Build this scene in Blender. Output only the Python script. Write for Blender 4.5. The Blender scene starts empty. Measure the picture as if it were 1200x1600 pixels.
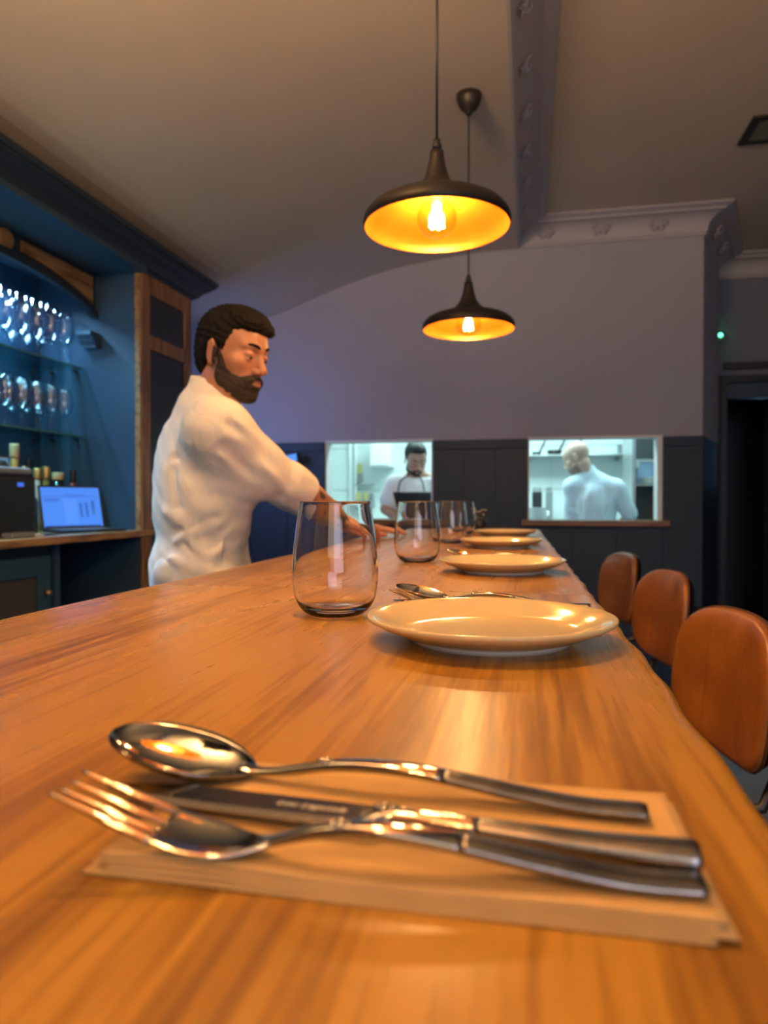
import bpy, math, random
import numpy as np
from mathutils import Vector, Matrix

random.seed(7)
SC = bpy.context.scene
COL = SC.collection

# ---------------------------------------------------------------- camera
TH = math.radians(11.61)          # the camera looks 11.6 degrees left of the bar's run
F = 1100.0                        # focal length in pixels of the 1200x1600 frame
CZ = 1.205                        # eye height above the floor
BAR = 1.08                        # bar top
cam_d = bpy.data.cameras.new('camera')
cam = bpy.data.objects.new('camera', cam_d)
COL.objects.link(cam)
cam.location = (0, 0, CZ)
cam.rotation_euler = (math.radians(90) - math.atan(17 / F), 0, TH)
cam_d.sensor_fit = 'VERTICAL'
cam_d.sensor_height = 24.0
cam_d.lens = F / 1600 * 24.0
cam_d.clip_start = 0.02
cam_d.dof.use_dof = True
cam_d.dof.focus_distance = 0.66
cam_d.dof.aperture_fstop = 4.6
SC.camera = cam

# ---------------------------------------------------------------- world, exposure
w = bpy.data.worlds.new('world')
SC.world = w
w.use_nodes = True
w.node_tree.nodes['Background'].inputs[0].default_value = (0.05, 0.07, 0.12, 1)
w.node_tree.nodes['Background'].inputs[1].default_value = 0.3
SC.view_settings.view_transform = 'Standard'
SC.view_settings.look = 'None'
SC.view_settings.gamma = 1.0
SC.view_settings.exposure = 0.0
SC.view_settings.use_curve_mapping = False
SC.cycles.max_bounces = 10
SC.cycles.transmission_bounces = 10
SC.cycles.transparent_max_bounces = 16
SC.cycles.sample_clamp_indirect = 20.0
SC.cycles.blur_glossy = 0.6

PEND_W = 14.0
PEND_COL = (1.0, 0.64, 0.27)
YFILL = 3.60


def area(name, loc, rot, sx, sy, e, col, spread=None):
    l = bpy.data.lights.new(name, 'AREA')
    l.shape = 'RECTANGLE'
    l.size, l.size_y, l.energy, l.color = sx, sy, e, col
    if spread:
        l.spread = spread
    o = bpy.data.objects.new(name, l)
    o.location = loc
    o.rotation_euler = rot
    COL.objects.link(o)
    return o


R90 = math.pi / 2
area('kitchen_ceiling_light', (-0.9, 5.75, 2.66), (0, 0, 0), 1.2, 0.8, 52, (0.66, 1.0, 0.95))
area('kitchen_ceiling_light', (0.35, 5.75, 2.66), (0, 0, 0), 1.1, 0.8, 46, (0.64, 0.97, 1.0))
area('niche_strip_light', (-2.24, 2.1, 2.25), (0, math.radians(-10), 0), 0.04, 1.5, 50, (0.30, 0.66, 1.0), math.radians(110))
area('cool_fill_light', (1.6, -3.0, 1.7), (R90, 0, 0), 2.0, 1.6, 34, (0.62, 0.70, 1.0))  # added cool ambient fill behind the camera; no window is built there
area('blue_wall_fill', (-1.92, YFILL, 1.5), (math.radians(80), 0, math.radians(-14)), 0.30, 0.9, 7.5, (0.30, 0.42, 1.0))  # added blue fill for the far wall, placed behind the column
area('arched_ceiling_fill', (-0.75, 0.35, 2.40), (math.radians(140), 0, 0), 0.55, 0.35, 60, (1.0, 0.60, 0.28), math.radians(130))  # added warm fill that brightens the arched ceiling
area('upward_fill_light', (1.6, 0.2, 1.9), (math.radians(180), 0, 0), 1.0, 2.2, 20, (1.0, 0.66, 0.38))  # added fill facing upward, without any fixture
area('warm_fill_light', (0.7, -2.9, 2.0), (math.radians(82), 0, 0), 2.4, 1.2, 19, (1.0, 0.80, 0.60))  # general warm fill added behind the camera, without a lamp body


# ---------------------------------------------------------------- helpers
def at(px, py, Y):
    """world X, Z of the point seen at pixel (px, py) on the plane Y (used to measure places off the photograph)"""
    ang = math.atan((px - 600) / F) - TH
    X = Y * math.tan(ang)
    zc = -X * math.sin(TH) + Y * math.cos(TH)
    return X, CZ + (783 - py) / F * zc


def mat(name, col, rough=0.5, metal=0.0, bump=0.0, bscale=60.0, col2=None, cscale=6.0, detail=4.0, stretch=None,
        emit=None, estr=0.0, sub=0.0, coat=0.0, spec=None, rvar=0.0, bdist=0.002, sharp=(0.35, 0.65)):
    m = bpy.data.materials.new(name)
    m.use_nodes = True
    nt = m.node_tree
    b = nt.nodes['Principled BSDF']
    b.inputs['Base Color'].default_value = (*col, 1)
    b.inputs['Roughness'].default_value = rough
    b.inputs['Metallic'].default_value = metal
    if coat:
        b.inputs['Coat Weight'].default_value = coat
        b.inputs['Coat Roughness'].default_value = 0.12
    if spec is not None:
        b.inputs['Specular IOR Level'].default_value = spec
    if sub:
        b.inputs['Subsurface Weight'].default_value = sub
        b.inputs['Subsurface Radius'].default_value = (0.02, 0.008, 0.004)
        b.inputs['Subsurface Scale'].default_value = 0.5
    if emit:
        b.inputs['Emission Color'].default_value = (*emit, 1)
        b.inputs['Emission Strength'].default_value = estr
    tc = nt.nodes.new('ShaderNodeTexCoord')
    mp = nt.nodes.new('ShaderNodeMapping')
    nt.links.new(tc.outputs['Object'], mp.inputs['Vector'])
    if stretch:
        mp.inputs['Scale'].default_value = stretch
    if col2 is not None:
        n = nt.nodes.new('ShaderNodeTexNoise')
        n.inputs['Scale'].default_value = cscale
        n.inputs['Detail'].default_value = detail
        nt.links.new(mp.outputs[0], n.inputs['Vector'])
        r = nt.nodes.new('ShaderNodeValToRGB')
        r.color_ramp.elements[0].position = sharp[0]
        r.color_ramp.elements[1].position = sharp[1]
        r.color_ramp.elements[0].color = (*col, 1)
        r.color_ramp.elements[1].color = (*col2, 1)
        nt.links.new(n.outputs[0], r.inputs[0])
        nt.links.new(r.outputs[0], b.inputs['Base Color'])
        if rvar:
            mr = nt.nodes.new('ShaderNodeMapRange')
            mr.inputs['To Min'].default_value = rough - rvar
            mr.inputs['To Max'].default_value = rough + rvar
            nt.links.new(n.outputs[0], mr.inputs['Value'])
            nt.links.new(mr.outputs[0], b.inputs['Roughness'])
    if bump:
        n2 = nt.nodes.new('ShaderNodeTexNoise')
        n2.inputs['Scale'].default_value = bscale
        n2.inputs['Detail'].default_value = 3
        nt.links.new(mp.outputs[0], n2.inputs['Vector'])
        bp = nt.nodes.new('ShaderNodeBump')
        bp.inputs['Strength'].default_value = bump
        bp.inputs['Distance'].default_value = bdist
        nt.links.new(n2.outputs[0], bp.inputs['Height'])
        nt.links.new(bp.outputs[0], b.inputs['Normal'])
    return m


def wood_mat(name, dark, mid, light, axis='Y', rough=0.3, scale=1.0, bump=0.25, coat=0.0, spec=0.5):
    m = bpy.data.materials.new(name)
    m.use_nodes = True
    nt = m.node_tree
    b = nt.nodes['Principled BSDF']
    tc = nt.nodes.new('ShaderNodeTexCoord')

    def mapped(sc):
        mp = nt.nodes.new('ShaderNodeMapping')
        mp.inputs['Scale'].default_value = sc
        nt.links.new(tc.outputs['Object'], mp.inputs['Vector'])
        return mp

    def ax(across, along):
        return {'Y': (across, along, across), 'X': (along, across, across), 'Z': (across, across, along)}[axis]
    n1 = nt.nodes.new('ShaderNodeTexNoise')
    n1.inputs['Scale'].default_value = scale
    n1.inputs['Detail'].default_value = 5
    n1.inputs['Roughness'].default_value = 0.6
    n1.inputs['Distortion'].default_value = 0.6
    nt.links.new(mapped(ax(16, 1.3)).outputs[0], n1.inputs['Vector'])
    n2 = nt.nodes.new('ShaderNodeTexNoise')
    n2.inputs['Scale'].default_value = scale
    n2.inputs['Detail'].default_value = 3
    nt.links.new(mapped(ax(150, 5)).outputs[0], n2.inputs['Vector'])
    n3 = nt.nodes.new('ShaderNodeTexNoise')
    n3.inputs['Scale'].default_value = scale
    nt.links.new(mapped(ax(4, 2.2)).outputs[0], n3.inputs['Vector'])
    a = nt.nodes.new('ShaderNodeMath')
    a.operation = 'MULTIPLY_ADD'
    nt.links.new(n2.outputs[0], a.inputs[0])
    a.inputs[1].default_value = 0.55
    nt.links.new(n1.outputs[0], a.inputs[2])
    a2 = nt.nodes.new('ShaderNodeMath')
    a2.operation = 'MULTIPLY_ADD'
    nt.links.new(n3.outputs[0], a2.inputs[0])
    a2.inputs[1].default_value = 0.4
    nt.links.new(a.outputs[0], a2.inputs[2])
    r = nt.nodes.new('ShaderNodeValToRGB')
    e = r.color_ramp.elements
    e[0].position, e[0].color = 0.76, (*dark, 1)
    e[1].position, e[1].color = 1.12, (*light, 1)
    k = e.new(0.93)
    k.color = (*mid, 1)
    e[1].position = 0.86 if False else e[1].position
    nt.links.new(a2.outputs[0], r.inputs[0])
    nt.links.new(r.outputs[0], b.inputs['Base Color'])
    b.inputs['Specular IOR Level'].default_value = spec
    mr = nt.nodes.new('ShaderNodeMapRange')
    mr.inputs['From Min'].default_value = 0.3
    mr.inputs['From Max'].default_value = 0.7
    mr.inputs['To Min'].default_value = rough + 0.05
    mr.inputs['To Max'].default_value = rough - 0.05
    nt.links.new(n1.outputs[0], mr.inputs['Value'])
    nt.links.new(mr.outputs[0], b.inputs['Roughness'])
    if coat:
        b.inputs['Coat Weight'].default_value = coat
        b.inputs['Coat Roughness'].default_value = 0.2
    bp = nt.nodes.new('ShaderNodeBump')
    bp.inputs['Strength'].default_value = bump
    bp.inputs['Distance'].default_value = 0.0006
    nt.links.new(n2.outputs[0], bp.inputs['Height'])
    nt.links.new(bp.outputs[0], b.inputs['Normal'])
    return m


def glass_mat(name, col=(1, 1, 1), ior=1.45, rough=0.0):
    m = bpy.data.materials.new(name)
    m.use_nodes = True
    nt = m.node_tree
    nt.nodes.remove(nt.nodes['Principled BSDF'])
    g = nt.nodes.new('ShaderNodeBsdfGlass')
    g.inputs['Color'].default_value = (*col, 1)
    g.inputs['IOR'].default_value = ior
    g.inputs['Roughness'].default_value = rough
    nt.links.new(g.outputs[0], nt.nodes['Material Output'].inputs[0])
    return m


def thin_glass(name, col=(1, 1, 1), edge=(0.5, 0.5, 0.5), ior=1.45):
    """thin walled glass: clear from the front, darker and more mirror-like towards its edges"""
    m = bpy.data.materials.new(name)
    m.use_nodes = True
    nt = m.node_tree
    nt.nodes.remove(nt.nodes['Principled BSDF'])
    lw = nt.nodes.new('ShaderNodeLayerWeight')
    lw.inputs['Blend'].default_value = 0.5
    mix = nt.nodes.new('ShaderNodeMixRGB')
    mix.inputs[1].default_value = (*col, 1)
    mix.inputs[2].default_value = (*edge, 1)
    nt.links.new(lw.outputs['Facing'], mix.inputs[0])
    t = nt.nodes.new('ShaderNodeBsdfTransparent')
    nt.links.new(mix.outputs[0], t.inputs[0])
    g = nt.nodes.new('ShaderNodeBsdfGlossy')
    g.inputs['Roughness'].default_value = 0.02
    pw = nt.nodes.new('ShaderNodeMath')
    pw.operation = 'POWER'
    nt.links.new(lw.outputs['Facing'], pw.inputs[0])
    pw.inputs[1].default_value = 3.0
    fr = nt.nodes.new('ShaderNodeMath')
    fr.operation = 'MULTIPLY_ADD'
    nt.links.new(pw.outputs[0], fr.inputs[0])
    fr.inputs[1].default_value = 0.75 * (ior - 1) / 0.45
    fr.inputs[2].default_value = 0.04
    ms = nt.nodes.new('ShaderNodeMixShader')
    nt.links.new(fr.outputs[0], ms.inputs[0])
    nt.links.new(t.outputs[0], ms.inputs[1])
    nt.links.new(g.outputs[0], ms.inputs[2])
    nt.links.new(ms.outputs[0], nt.nodes['Material Output'].inputs[0])
    return m


def emat(name, col, s):
    m = bpy.data.materials.new(name)
    m.use_nodes = True
    nt = m.node_tree
    nt.nodes.remove(nt.nodes['Principled BSDF'])
    g = nt.nodes.new('ShaderNodeEmission')
    g.inputs[0].default_value = (*col, 1)
    g.inputs[1].default_value = s
    nt.links.new(g.outputs[0], nt.nodes['Material Output'].inputs[0])
    return m


def text_mesh(name, body, size, m, parent, loc, rot, shear=0.0, extrude=0.0002, align='LEFT'):
    cu = bpy.data.curves.new(name, 'FONT')
    cu.body, cu.size, cu.extrude, cu.shear, cu.align_x = body, size, extrude, shear, align
    cu.resolution_u = 3
    t = bpy.data.objects.new(name, cu)
    COL.objects.link(t)
    bpy.context.view_layer.update()
    me = bpy.data.meshes.new_from_object(t.evaluated_get(bpy.context.evaluated_depsgraph_get()))
    bpy.data.objects.remove(t)
    me.name = name
    me.materials.clear()
    me.materials.append(m)
    o = bpy.data.objects.new(name, me)
    COL.objects.link(o)
    o.parent = parent
    o.location = loc
    o.rotation_euler = rot
    return o


class MB:
    """collects shapes, then links them as one mesh object"""

    def __init__(s):
        s.v, s.f = [], []

    def add(s, v, f):
        o = len(s.v)
        s.v += [tuple(p) for p in v]
        s.f += [tuple(i + o for i in q) for q in f]
        return s

    def box(s, x0, x1, y0, y1, z0, z1, M=None):
        v = [(x, y, z) for x in (x0, x1) for y in (y0, y1) for z in (z0, z1)]
        if M is not None:
            v = [M @ Vector(p) for p in v]
        return s.add(v, [(0, 1, 3, 2), (4, 6, 7, 5), (0, 4, 5, 1), (2, 3, 7, 6), (0, 2, 6, 4), (1, 5, 7, 3)])

    def lathe(s, prof, n=32, c=(0, 0, 0), M=None, ex=1.0):
        v, f = [], []
        m = len(prof)
        for i in range(n):
            a = 2 * math.pi * i / n
            for r, z in prof:
                p = Vector((max(r, 1e-5) * math.cos(a) * ex, max(r, 1e-5) * math.sin(a), z))
                if M is not None:
                    p = M @ p
                v.append((p[0] + c[0], p[1] + c[1], p[2] + c[2]))
        for i in range(n):
            j = (i + 1) % n
            for k in range(m - 1):
                f.append((i * m + k, j * m + k, j * m + k + 1, i * m + k + 1))
        return s.add(v, f)

    def loft(s, rings, cap=True):
        n = len(rings[0])
        v = [p for r in rings for p in r]
        f = []
        for k in range(len(rings) - 1):
            for i in range(n):
                j = (i + 1) % n
                f.append((k * n + i, k * n + j, (k + 1) * n + j, (k + 1) * n + i))
        if cap:
            f.append(tuple(range(n))[::-1])
            f.append(tuple((len(rings) - 1) * n + i for i in range(n)))
        return s.add(v, f)

    def tube(s, pts, r, n=10, cap=True):
        pts = [Vector(p) for p in pts]
        rr = r if isinstance(r, (list, tuple)) else [r] * len(pts)
        rings = []
        up = None
        for i, p in enumerate(pts):
            d = (pts[min(i + 1, len(pts) - 1)] - pts[max(i - 1, 0)]).normalized()
            if up is None:
                up = Vector((0, 0, 1)) if abs(d.z) < 0.9 else Vector((1, 0, 0))
            a = d.cross(up).normalized()
            b = a.cross(d).normalized()
            up = b
            rings.append([tuple(p + rr[i] * (math.cos(2 * math.pi * k / n) * a + math.sin(2 * math.pi * k / n) * b)) for k in range(n)])
        return s.loft(rings, cap)

    def prism(s, poly, fn0, fn1):
        """poly: 2D outline; fn0/fn1 map a 2D point to 3D for the two faces"""
        n = len(poly)
        v = [fn0(p) for p in poly] + [fn1(p) for p in poly]
        f = [tuple(range(n))[::-1], tuple(range(n, 2 * n))] + [(i, (i + 1) % n, (i + 1) % n + n, i + n) for i in range(n)]
        return s.add(v, f)

    def sphere(s, c, r, n=12, sc=(1, 1, 1)):
        prof = [(r * math.sin(math.pi * k / n), -r * math.cos(math.pi * k / n)) for k in range(n + 1)]
        M = Matrix.Diagonal((*sc, 1))
        return s.lathe(prof, n * 2, c, M)

    def build(s, name, m, parent=None, smooth=False, bev=0.0, loc=None, seg=2):
        off = Vector((0, 0, 0))
        if parent is not None:
            q = parent
            while q is not None:
                off += q.location
                q = q.parent
        if loc is not None:
            off = Vector(loc)
        me = bpy.data.meshes.new(name)
        me.from_pydata([(p[0] - off[0], p[1] - off[1], p[2] - off[2]) for p in s.v], [], s.f)
        me.validate()
        if isinstance(m, (list, tuple)):
            for q in m:
                me.materials.append(q)
        else:
            me.materials.append(m)
        if smooth:
            me.shade_smooth()
        o = bpy.data.objects.new(name, me)
        COL.objects.link(o)
        if parent is not None:
            o.parent = parent
        elif loc is not None:
            o.location = loc
        if bev:
            b = o.modifiers.new('bevel', 'BEVEL')
            b.width = bev
            b.segments = seg
            b.limit_method = 'ANGLE'
        return o


def fix_normals(o):
    import bmesh
    b = bmesh.new()
    b.from_mesh(o.data)
    bmesh.ops.recalc_face_normals(b, faces=b.faces)
    b.to_mesh(o.data)
    b.free()
    return o


def tag(o, label=None, cat=None, group=None, kind=None):
    if label:
        o['label'] = label
    if cat:
        o['category'] = cat
    if group:
        o['group'] = group
    if kind:
        o['kind'] = kind
    return o


def empty(name, loc, label, cat, group=None, rz=0.0):
    o = bpy.data.objects.new(name, None)
    o.empty_display_size = 0.05
    o.location = loc
    o.rotation_euler = (0, 0, rz)
    COL.objects.link(o)
    return tag(o, label, cat, group)


def dup(o, loc=None, rz=None, label=None, parent=None):
    c = o.copy()
    COL.objects.link(c)
    c.parent = parent
    if loc is not None:
        c.location = loc
    if rz is not None:
        c.rotation_euler = (0, 0, rz)
    if label:
        c['label'] = label
    for ch in list(o.children):
        dup(ch, parent=c)
    return c


def struct(mb, name, m, **k):
    o = mb.build(name, m, **k)
    o['kind'] = 'structure'
    return o


def lerp_tab(x, tab):
    xs = [t[0] for t in tab]
    return float(np.interp(x, xs, [t[1] for t in tab]))


ORD = ['nearest', 'second', 'third', 'fourth', 'fifth', 'sixth', 'seventh', 'eighth']

# ---------------------------------------------------------------- materials
M = {}
M['ceil'] = mat('ceiling_paint', (0.57, 0.50, 0.40), 0.9, bump=0.15, bscale=25, col2=(0.54, 0.47, 0.375), cscale=1.5)
M['wall'] = mat('lilac_wall_paint', (0.345, 0.355, 0.41), 0.9, bump=0.15, bscale=30, col2=(0.325, 0.33, 0.385), cscale=1.2)
M['dark'] = mat('slate_paint', (0.008, 0.027, 0.049), 0.55, bump=0.1, bscale=60, col2=(0.007, 0.024, 0.044), cscale=3)
M['blue'] = mat('blue_cabinet_paint', (0.028, 0.066, 0.108), 0.5, bump=0.12, bscale=50, col2=(0.024, 0.058, 0.096), cscale=3)
M['navy'] = mat('navy_moulding_paint', (0.018, 0.028, 0.042), 0.5)
M['panel'] = mat('inset_panel_paint', (0.014, 0.022, 0.036), 0.45, bump=0.1)
M['cornice'] = mat('plaster_cornice', (0.42, 0.40, 0.43), 0.85, bump=0.3, bscale=90)
M['barwood'] = wood_mat('bar_slab_wood', (0.19, 0.080, 0.010), (0.34, 0.164, 0.018), (0.45, 0.235, 0.033), 'Y', 0.30, 1.0, 0.35, spec=0.45)
M['barwood2'] = wood_mat('bar_slab_wood_far', (0.18, 0.075, 0.012), (0.31, 0.142, 0.023), (0.40, 0.20, 0.04), 'Y', 0.30, 1.3, 0.15, spec=0.45)
M['oak'] = wood_mat('brown_frame_wood', (0.10, 0.045, 0.015), (0.22, 0.10, 0.035), (0.30, 0.15, 0.06), 'Z', 0.42, 2.0)
M['oakY'] = wood_mat('brown_counter_wood', (0.14, 0.07, 0.025), (0.28, 0.14, 0.05), (0.38, 0.21, 0.08), 'Y', 0.35, 2.0)
M['oakX'] = wood_mat('brown_sill_wood', (0.10, 0.04, 0.012), (0.20, 0.085, 0.025), (0.28, 0.13, 0.045), 'X', 0.4, 2.0)
M['floor'] = mat('concrete_floor', (0.20, 0.22, 0.25), 0.45, bump=0.2, bscale=20, col2=(0.14, 0.155, 0.18), cscale=2.5)
M['black'] = mat('black_metal', (0.012, 0.012, 0.013), 0.4)
M['steel'] = mat('polished_cutlery_steel', (0.40, 0.395, 0.36), 0.08, 1.0, bump=0.03, bscale=300)
M['steel_dark'] = mat('brushed_cutlery_steel', (0.20, 0.195, 0.19), 0.24, 1.0, bump=0.08, bscale=220, col2=(0.30, 0.29, 0.28), cscale=60)
M['plate'] = mat('glazed_ceramic', (0.68, 0.56, 0.29), 0.10, bump=0.02, bscale=12)
M['foot'] = mat('unglazed_foot', (0.72, 0.68, 0.60), 0.4)
M['napkin'] = mat('kraft_paper', (0.64, 0.41, 0.155), 0.85, bump=0.5, bscale=380, col2=(0.58, 0.37, 0.135), cscale=40, bdist=0.0006)
M['ink'] = mat('brown_ink', (0.10, 0.045, 0.02), 0.7)
M['glass'] = glass_mat('drinking_glass', (1, 1, 1), 1.45)
M['shade_out'] = mat('dark_bronze_enamel', (0.022, 0.017, 0.015), 0.45, 0.2)
M['shade_in'] = mat('gold_leaf_lining', (0.62, 0.19, 0.012), 0.36, 0.45, bump=0.15, bscale=14)
M['bulb'] = thin_glass('bulb_glass', (1.0, 0.97, 0.9), (1.0, 0.70, 0.34), 1.45)
M['filament'] = emat('glowing_filament', (1.0, 0.66, 0.25), 160)
M['leather'] = mat('tan_leather', (0.40, 0.155, 0.035), 0.30, bump=0.6, bscale=32, col2=(0.27, 0.095, 0.02), cscale=7, spec=0.6, bdist=0.003)
M['dark_leather'] = mat('dark_leather', (0.10, 0.035, 0.01), 0.5)
M['white'] = mat('white_paint', (0.75, 0.78, 0.78), 0.6)
M['tile'] = mat('kitchen_wall_tile', (0.62, 0.70, 0.69), 0.25)
M['stainless'] = mat('stainless_steel', (0.50, 0.53, 0.53), 0.32, 0.75, bump=0.05)
M['grey'] = mat('mid_grey_plastic', (0.20, 0.22, 0.23), 0.5)
M['brass'] = mat('aged_brass', (0.55, 0.35, 0.12), 0.3, 0.9)
M['cork'] = mat('cork_stopper', (0.52, 0.34, 0.17), 0.8, bump=0.3)
M['mirror_blue'] = mat('niche_back_paint', (0.02, 0.055, 0.10), 0.35)
M['shelf_glass'] = thin_glass('shelf_glass', (0.86, 0.97, 0.93), (0.45, 0.72, 0.64))
M['shelf_edge'] = mat('green_glass_edge', (0.06, 0.20, 0.17), 0.15)
M['wineglass'] = thin_glass('wine_glass', (0.99, 0.99, 1.0), (0.86, 0.92, 0.95), 1.5)
M['gold'] = mat('gold_print', (0.85, 0.58, 0.28), 0.3, 0.6)

# ---------------------------------------------------------------- the room
CE = [(-2.75, 1.25), (-2.0, 1.25), (-1.70, 1.265), (-1.40, 1.37), (-1.11, 1.465), (-0.90, 1.52), (-0.60, 1.566), (-0.35, 1.590), (-0.075, 1.60)]
RC = CZ + 1.74
Y0, YW, YK = -3.2, 4.57, 6.95
# floor
struct(MB().box(-2.75, 3.7, Y0, 7.1, -0.06, 0.0), 'floor', M['floor'])
# ceilings: the low arched one over the bar and the high flat one over the dining room
curve = []
for i in range(len(CE) - 1):
    for k in range(5):
        t = k / 5
        p0 = CE[max(i - 1, 0)]; p1 = CE[i]; p2 = CE[i + 1]; p3 = CE[min(i + 2, len(CE) - 1)]
        x = p1[0] + (p2[0] - p1[0]) * t
        z = 0.5 * ((2 * p1[1]) + (-p0[1] + p2[1]) * t + (2 * p0[1] - 5 * p1[1] + 4 * p2[1] - p3[1]) * t * t + (-p0[1] + 3 * p1[1] - 3 * p2[1] + p3[1]) * t ** 3)
        curve.append((x, CZ + z))
curve.append((CE[-1][0], CZ + CE[-1][1]))
poly = curve + [(-0.075, RC + 0.2), (-2.75, RC + 0.2)]
mb = MB()
mb.prism(poly, lambda p: (p[0], Y0, p[1]), lambda p: (p[0], YW + 0.02, p[1]))
o = struct(mb, 'ceiling', M['ceil'])
fix_normals(o)
struct(MB().box(-0.075, 3.7, Y0, 7.1, RC, RC + 0.2), 'ceiling', M['ceil'])
# outer walls
struct(MB().box(-2.85, -2.36, Y0, 4.69, 0, 3.1), 'wall_left', M['wall'])
struct(MB().box(3.6, 3.7, Y0, 7.1, 0, 3.1), 'wall_right', M['wall'])
struct(MB().box(-2.75, 3.7, Y0 - 0.1, Y0, 0, 3.1), 'wall_back', M['wall'])

# far wall with the two kitchen hatches
OL = (-1.344, -0.612)
OR = (-0.006, 0.803)
ZS, ZT = CZ - 0.118, CZ + 0.405
WT = CZ + 0.394                      # wainscot top
WR = 1.03
mb = MB()
t0, t1 = YW, YW + 0.12
mb.box(-2.4, OL[0], t0, t1, 0, 3.1).box(OL[1], OR[0], t0, t1, 0, 3.1).box(OR[1], WR, t0, t1, 0, 3.1)
mb.box(OL[0], OL[1], t0, t1, 0, ZS).box(OR[0], OR[1], t0, t1, 0, ZS)
mb.box(OL[0], OL[1], t0, t1, ZT, 3.1).box(OR[0], OR[1], t0, t1, ZT, 3.1)
struct(mb, 'wall_far', M['wall'])
# wainscot on it: boards with a top rail
def wains(x0, x1, z0, z1, name='trim_1'):
    root = MB().box(x0, x1, YW - 0.012, YW - 0.001, z0, z1).build(name, M['dark'])
    root['kind'] = 'structure'
    return root
wr = wains(-2.4, OL[0], 0, WT - 0.06)
segs = [(-2.4, OL[0], 0, WT - 0.06), (OL[1], OR[0], 0, WT - 0.06), (OR[1], WR, 0, WT - 0.06), (OL[0], OL[1], 0, ZS - 0.03), (OR[0], OR[1], 0, ZS - 0.03)]
for (x0, x1, z0, z1) in segs:
    n = max(1, round((x1 - x0) / 0.24))
    for k in range(n):
        a, b = x0 + (x1 - x0) * k / n, x0 + (x1 - x0) * (k + 1) / n
        MB().box(a + 0.002, b - 0.002, YW - 0.020, YW - 0.0105, z0, z1 - 0.002).build('wainscot_board', M['dark'], wr)
for (x0, x1) in ((-2.4, OL[0]), (OL[1], OR[0]), (OR[1], WR)):
    MB().box(x0, x1, YW - 0.026, YW - 0.0005, WT - 0.058, WT).build('wainscot_rail', M['dark'], wr, bev=0.002)
for s in segs[1:]:
    MB().box(s[0], s[1], YW - 0.011, YW - 0.0012, s[2], s[3]).build('wainscot_backing', M['dark'], wr)
# splayed end wall, running away to the right
sx0, sy0, sx1, sy1 = WR, YW, 1.30, 5.32
def splay(z0, z1, off, m, name, parent=None):
    dx, dy = sx1 - sx0, sy1 - sy0
    L = math.hypot(dx, dy)
    nx, ny = dy / L, -dx / L
    p = [(sx0 + nx * off, sy0 + ny * off), (sx1 + nx * off, sy1 + ny * off), (sx1 - 0.12, sy1 + 0.1), (sx0 - 0.12, sy0 + 0.1)]
    mb = MB().prism(p, lambda q: (q[0], q[1], z0), lambda q: (q[0], q[1], z1))
    o = mb.build(name, m, parent)
    fix_normals(o)
    o['kind'] = 'structure'
    return o
splay(0, 3.1, 0.0, M['wall'], 'wall_splayed')
splay(0, WT, 0.006, M['dark'], 'trim_2')
# back wall of the dining room with a dark doorway
DZ = CZ + 0.905
YB = 5.5
mb = MB().box(1.15, 3.6, YB, YB + 0.12, DZ, 3.1)
struct(mb, 'wall_end', mat('end_wall_paint', (0.17, 0.19, 0.25), 0.9, bump=0.1))
mb = MB().box(2.7, 3.6, YB, YB + 0.12, 0, DZ).box(1.15, 1.36, YB, YB + 0.12, 0, DZ)
struct(mb, 'wall_end_pier', M['navy'])
struct(MB().box(1.1, 3.6, 7.0, 7.1, 0, 3.1), 'wall_passage', M['navy'])
dr = MB().box(1.36, 1.40, YB - 0.02, YB + 0.12, 0, DZ).box(2.66, 2.70, YB - 0.02, YB + 0.12, 0, DZ).box(1.40, 2.66, YB - 0.02, YB + 0.12, DZ - 0.05, DZ).build('door_1', M['black'])
dr['kind'] = 'structure'
MB().box(1.40, 2.66, YB + 0.03, YB + 0.10, DZ - 0.16, DZ - 0.05).build('transom_panel', M['blue'], dr)
# black sign bar above the doorway
x0, z0 = at(1130, 578, YB - 0.03)
x1, z1 = at(1215, 567, YB - 0.03)
o = MB().box(x0, x0 + 0.75, YB - 0.035, YB - 0.002, z0, z0 + 0.048).build('curtain_rail_bar', M['black'], bev=0.004)
tag(o, 'long black bar on the wall above the dark doorway at far right', 'rail')
# curtain at the doorway with a lit slit beside it
x0, _ = at(1182, 700, 6.2)
cur = []
for k in range(60):
    t = k / 59
    cur.append((x0 + 0.06 + t * 0.7, 6.2 + 0.02 * math.sin(t * 60)))
mbc = MB()
v = [(x, y, z) for (x, y) in cur for z in (0.02, 2.05)]
mbc.add(v, [(2 * i, 2 * i + 2, 2 * i + 3, 2 * i + 1) for i in range(59)])
o = mbc.build('door_curtain', mat('dark_blue_curtain', (0.008, 0.016, 0.026), 0.8), smooth=True)
so = o.modifiers.new('s', 'SOLIDIFY'); so.thickness = 0.006
tag(o, 'dark blue curtain hanging inside the doorway at the far right', 'curtain')
area('passage_light', (1.93, 6.5, 1.62), (-R90, 0, 0), 0.06, 0.6, 0.35, (0.3, 0.6, 1.0))
# emergency lamp with green light on the far right wall
gx, gz = at(1124, 526, YB - 0.05)
e = empty('emergency_sensor', (gx, YB - 0.001, gz), 'small wall sensor with a glowing green light above the dark doorway', 'sensor')
Mx = Matrix.Rotation(R90, 3, 'X')
MB().lathe([(0, 0.0), (0.036, 0.0), (0.034, 0.026), (0.02, 0.036), (0, 0.038)], 20, (gx, YB - 0.001, gz), Mx).build('housing', M['grey'], e, True)
MB().sphere((gx, YB - 0.048, gz + 0.008), 0.013).build('indicator_light', emat('green_led', (0.05, 1.0, 0.3), 14), e, True)

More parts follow.
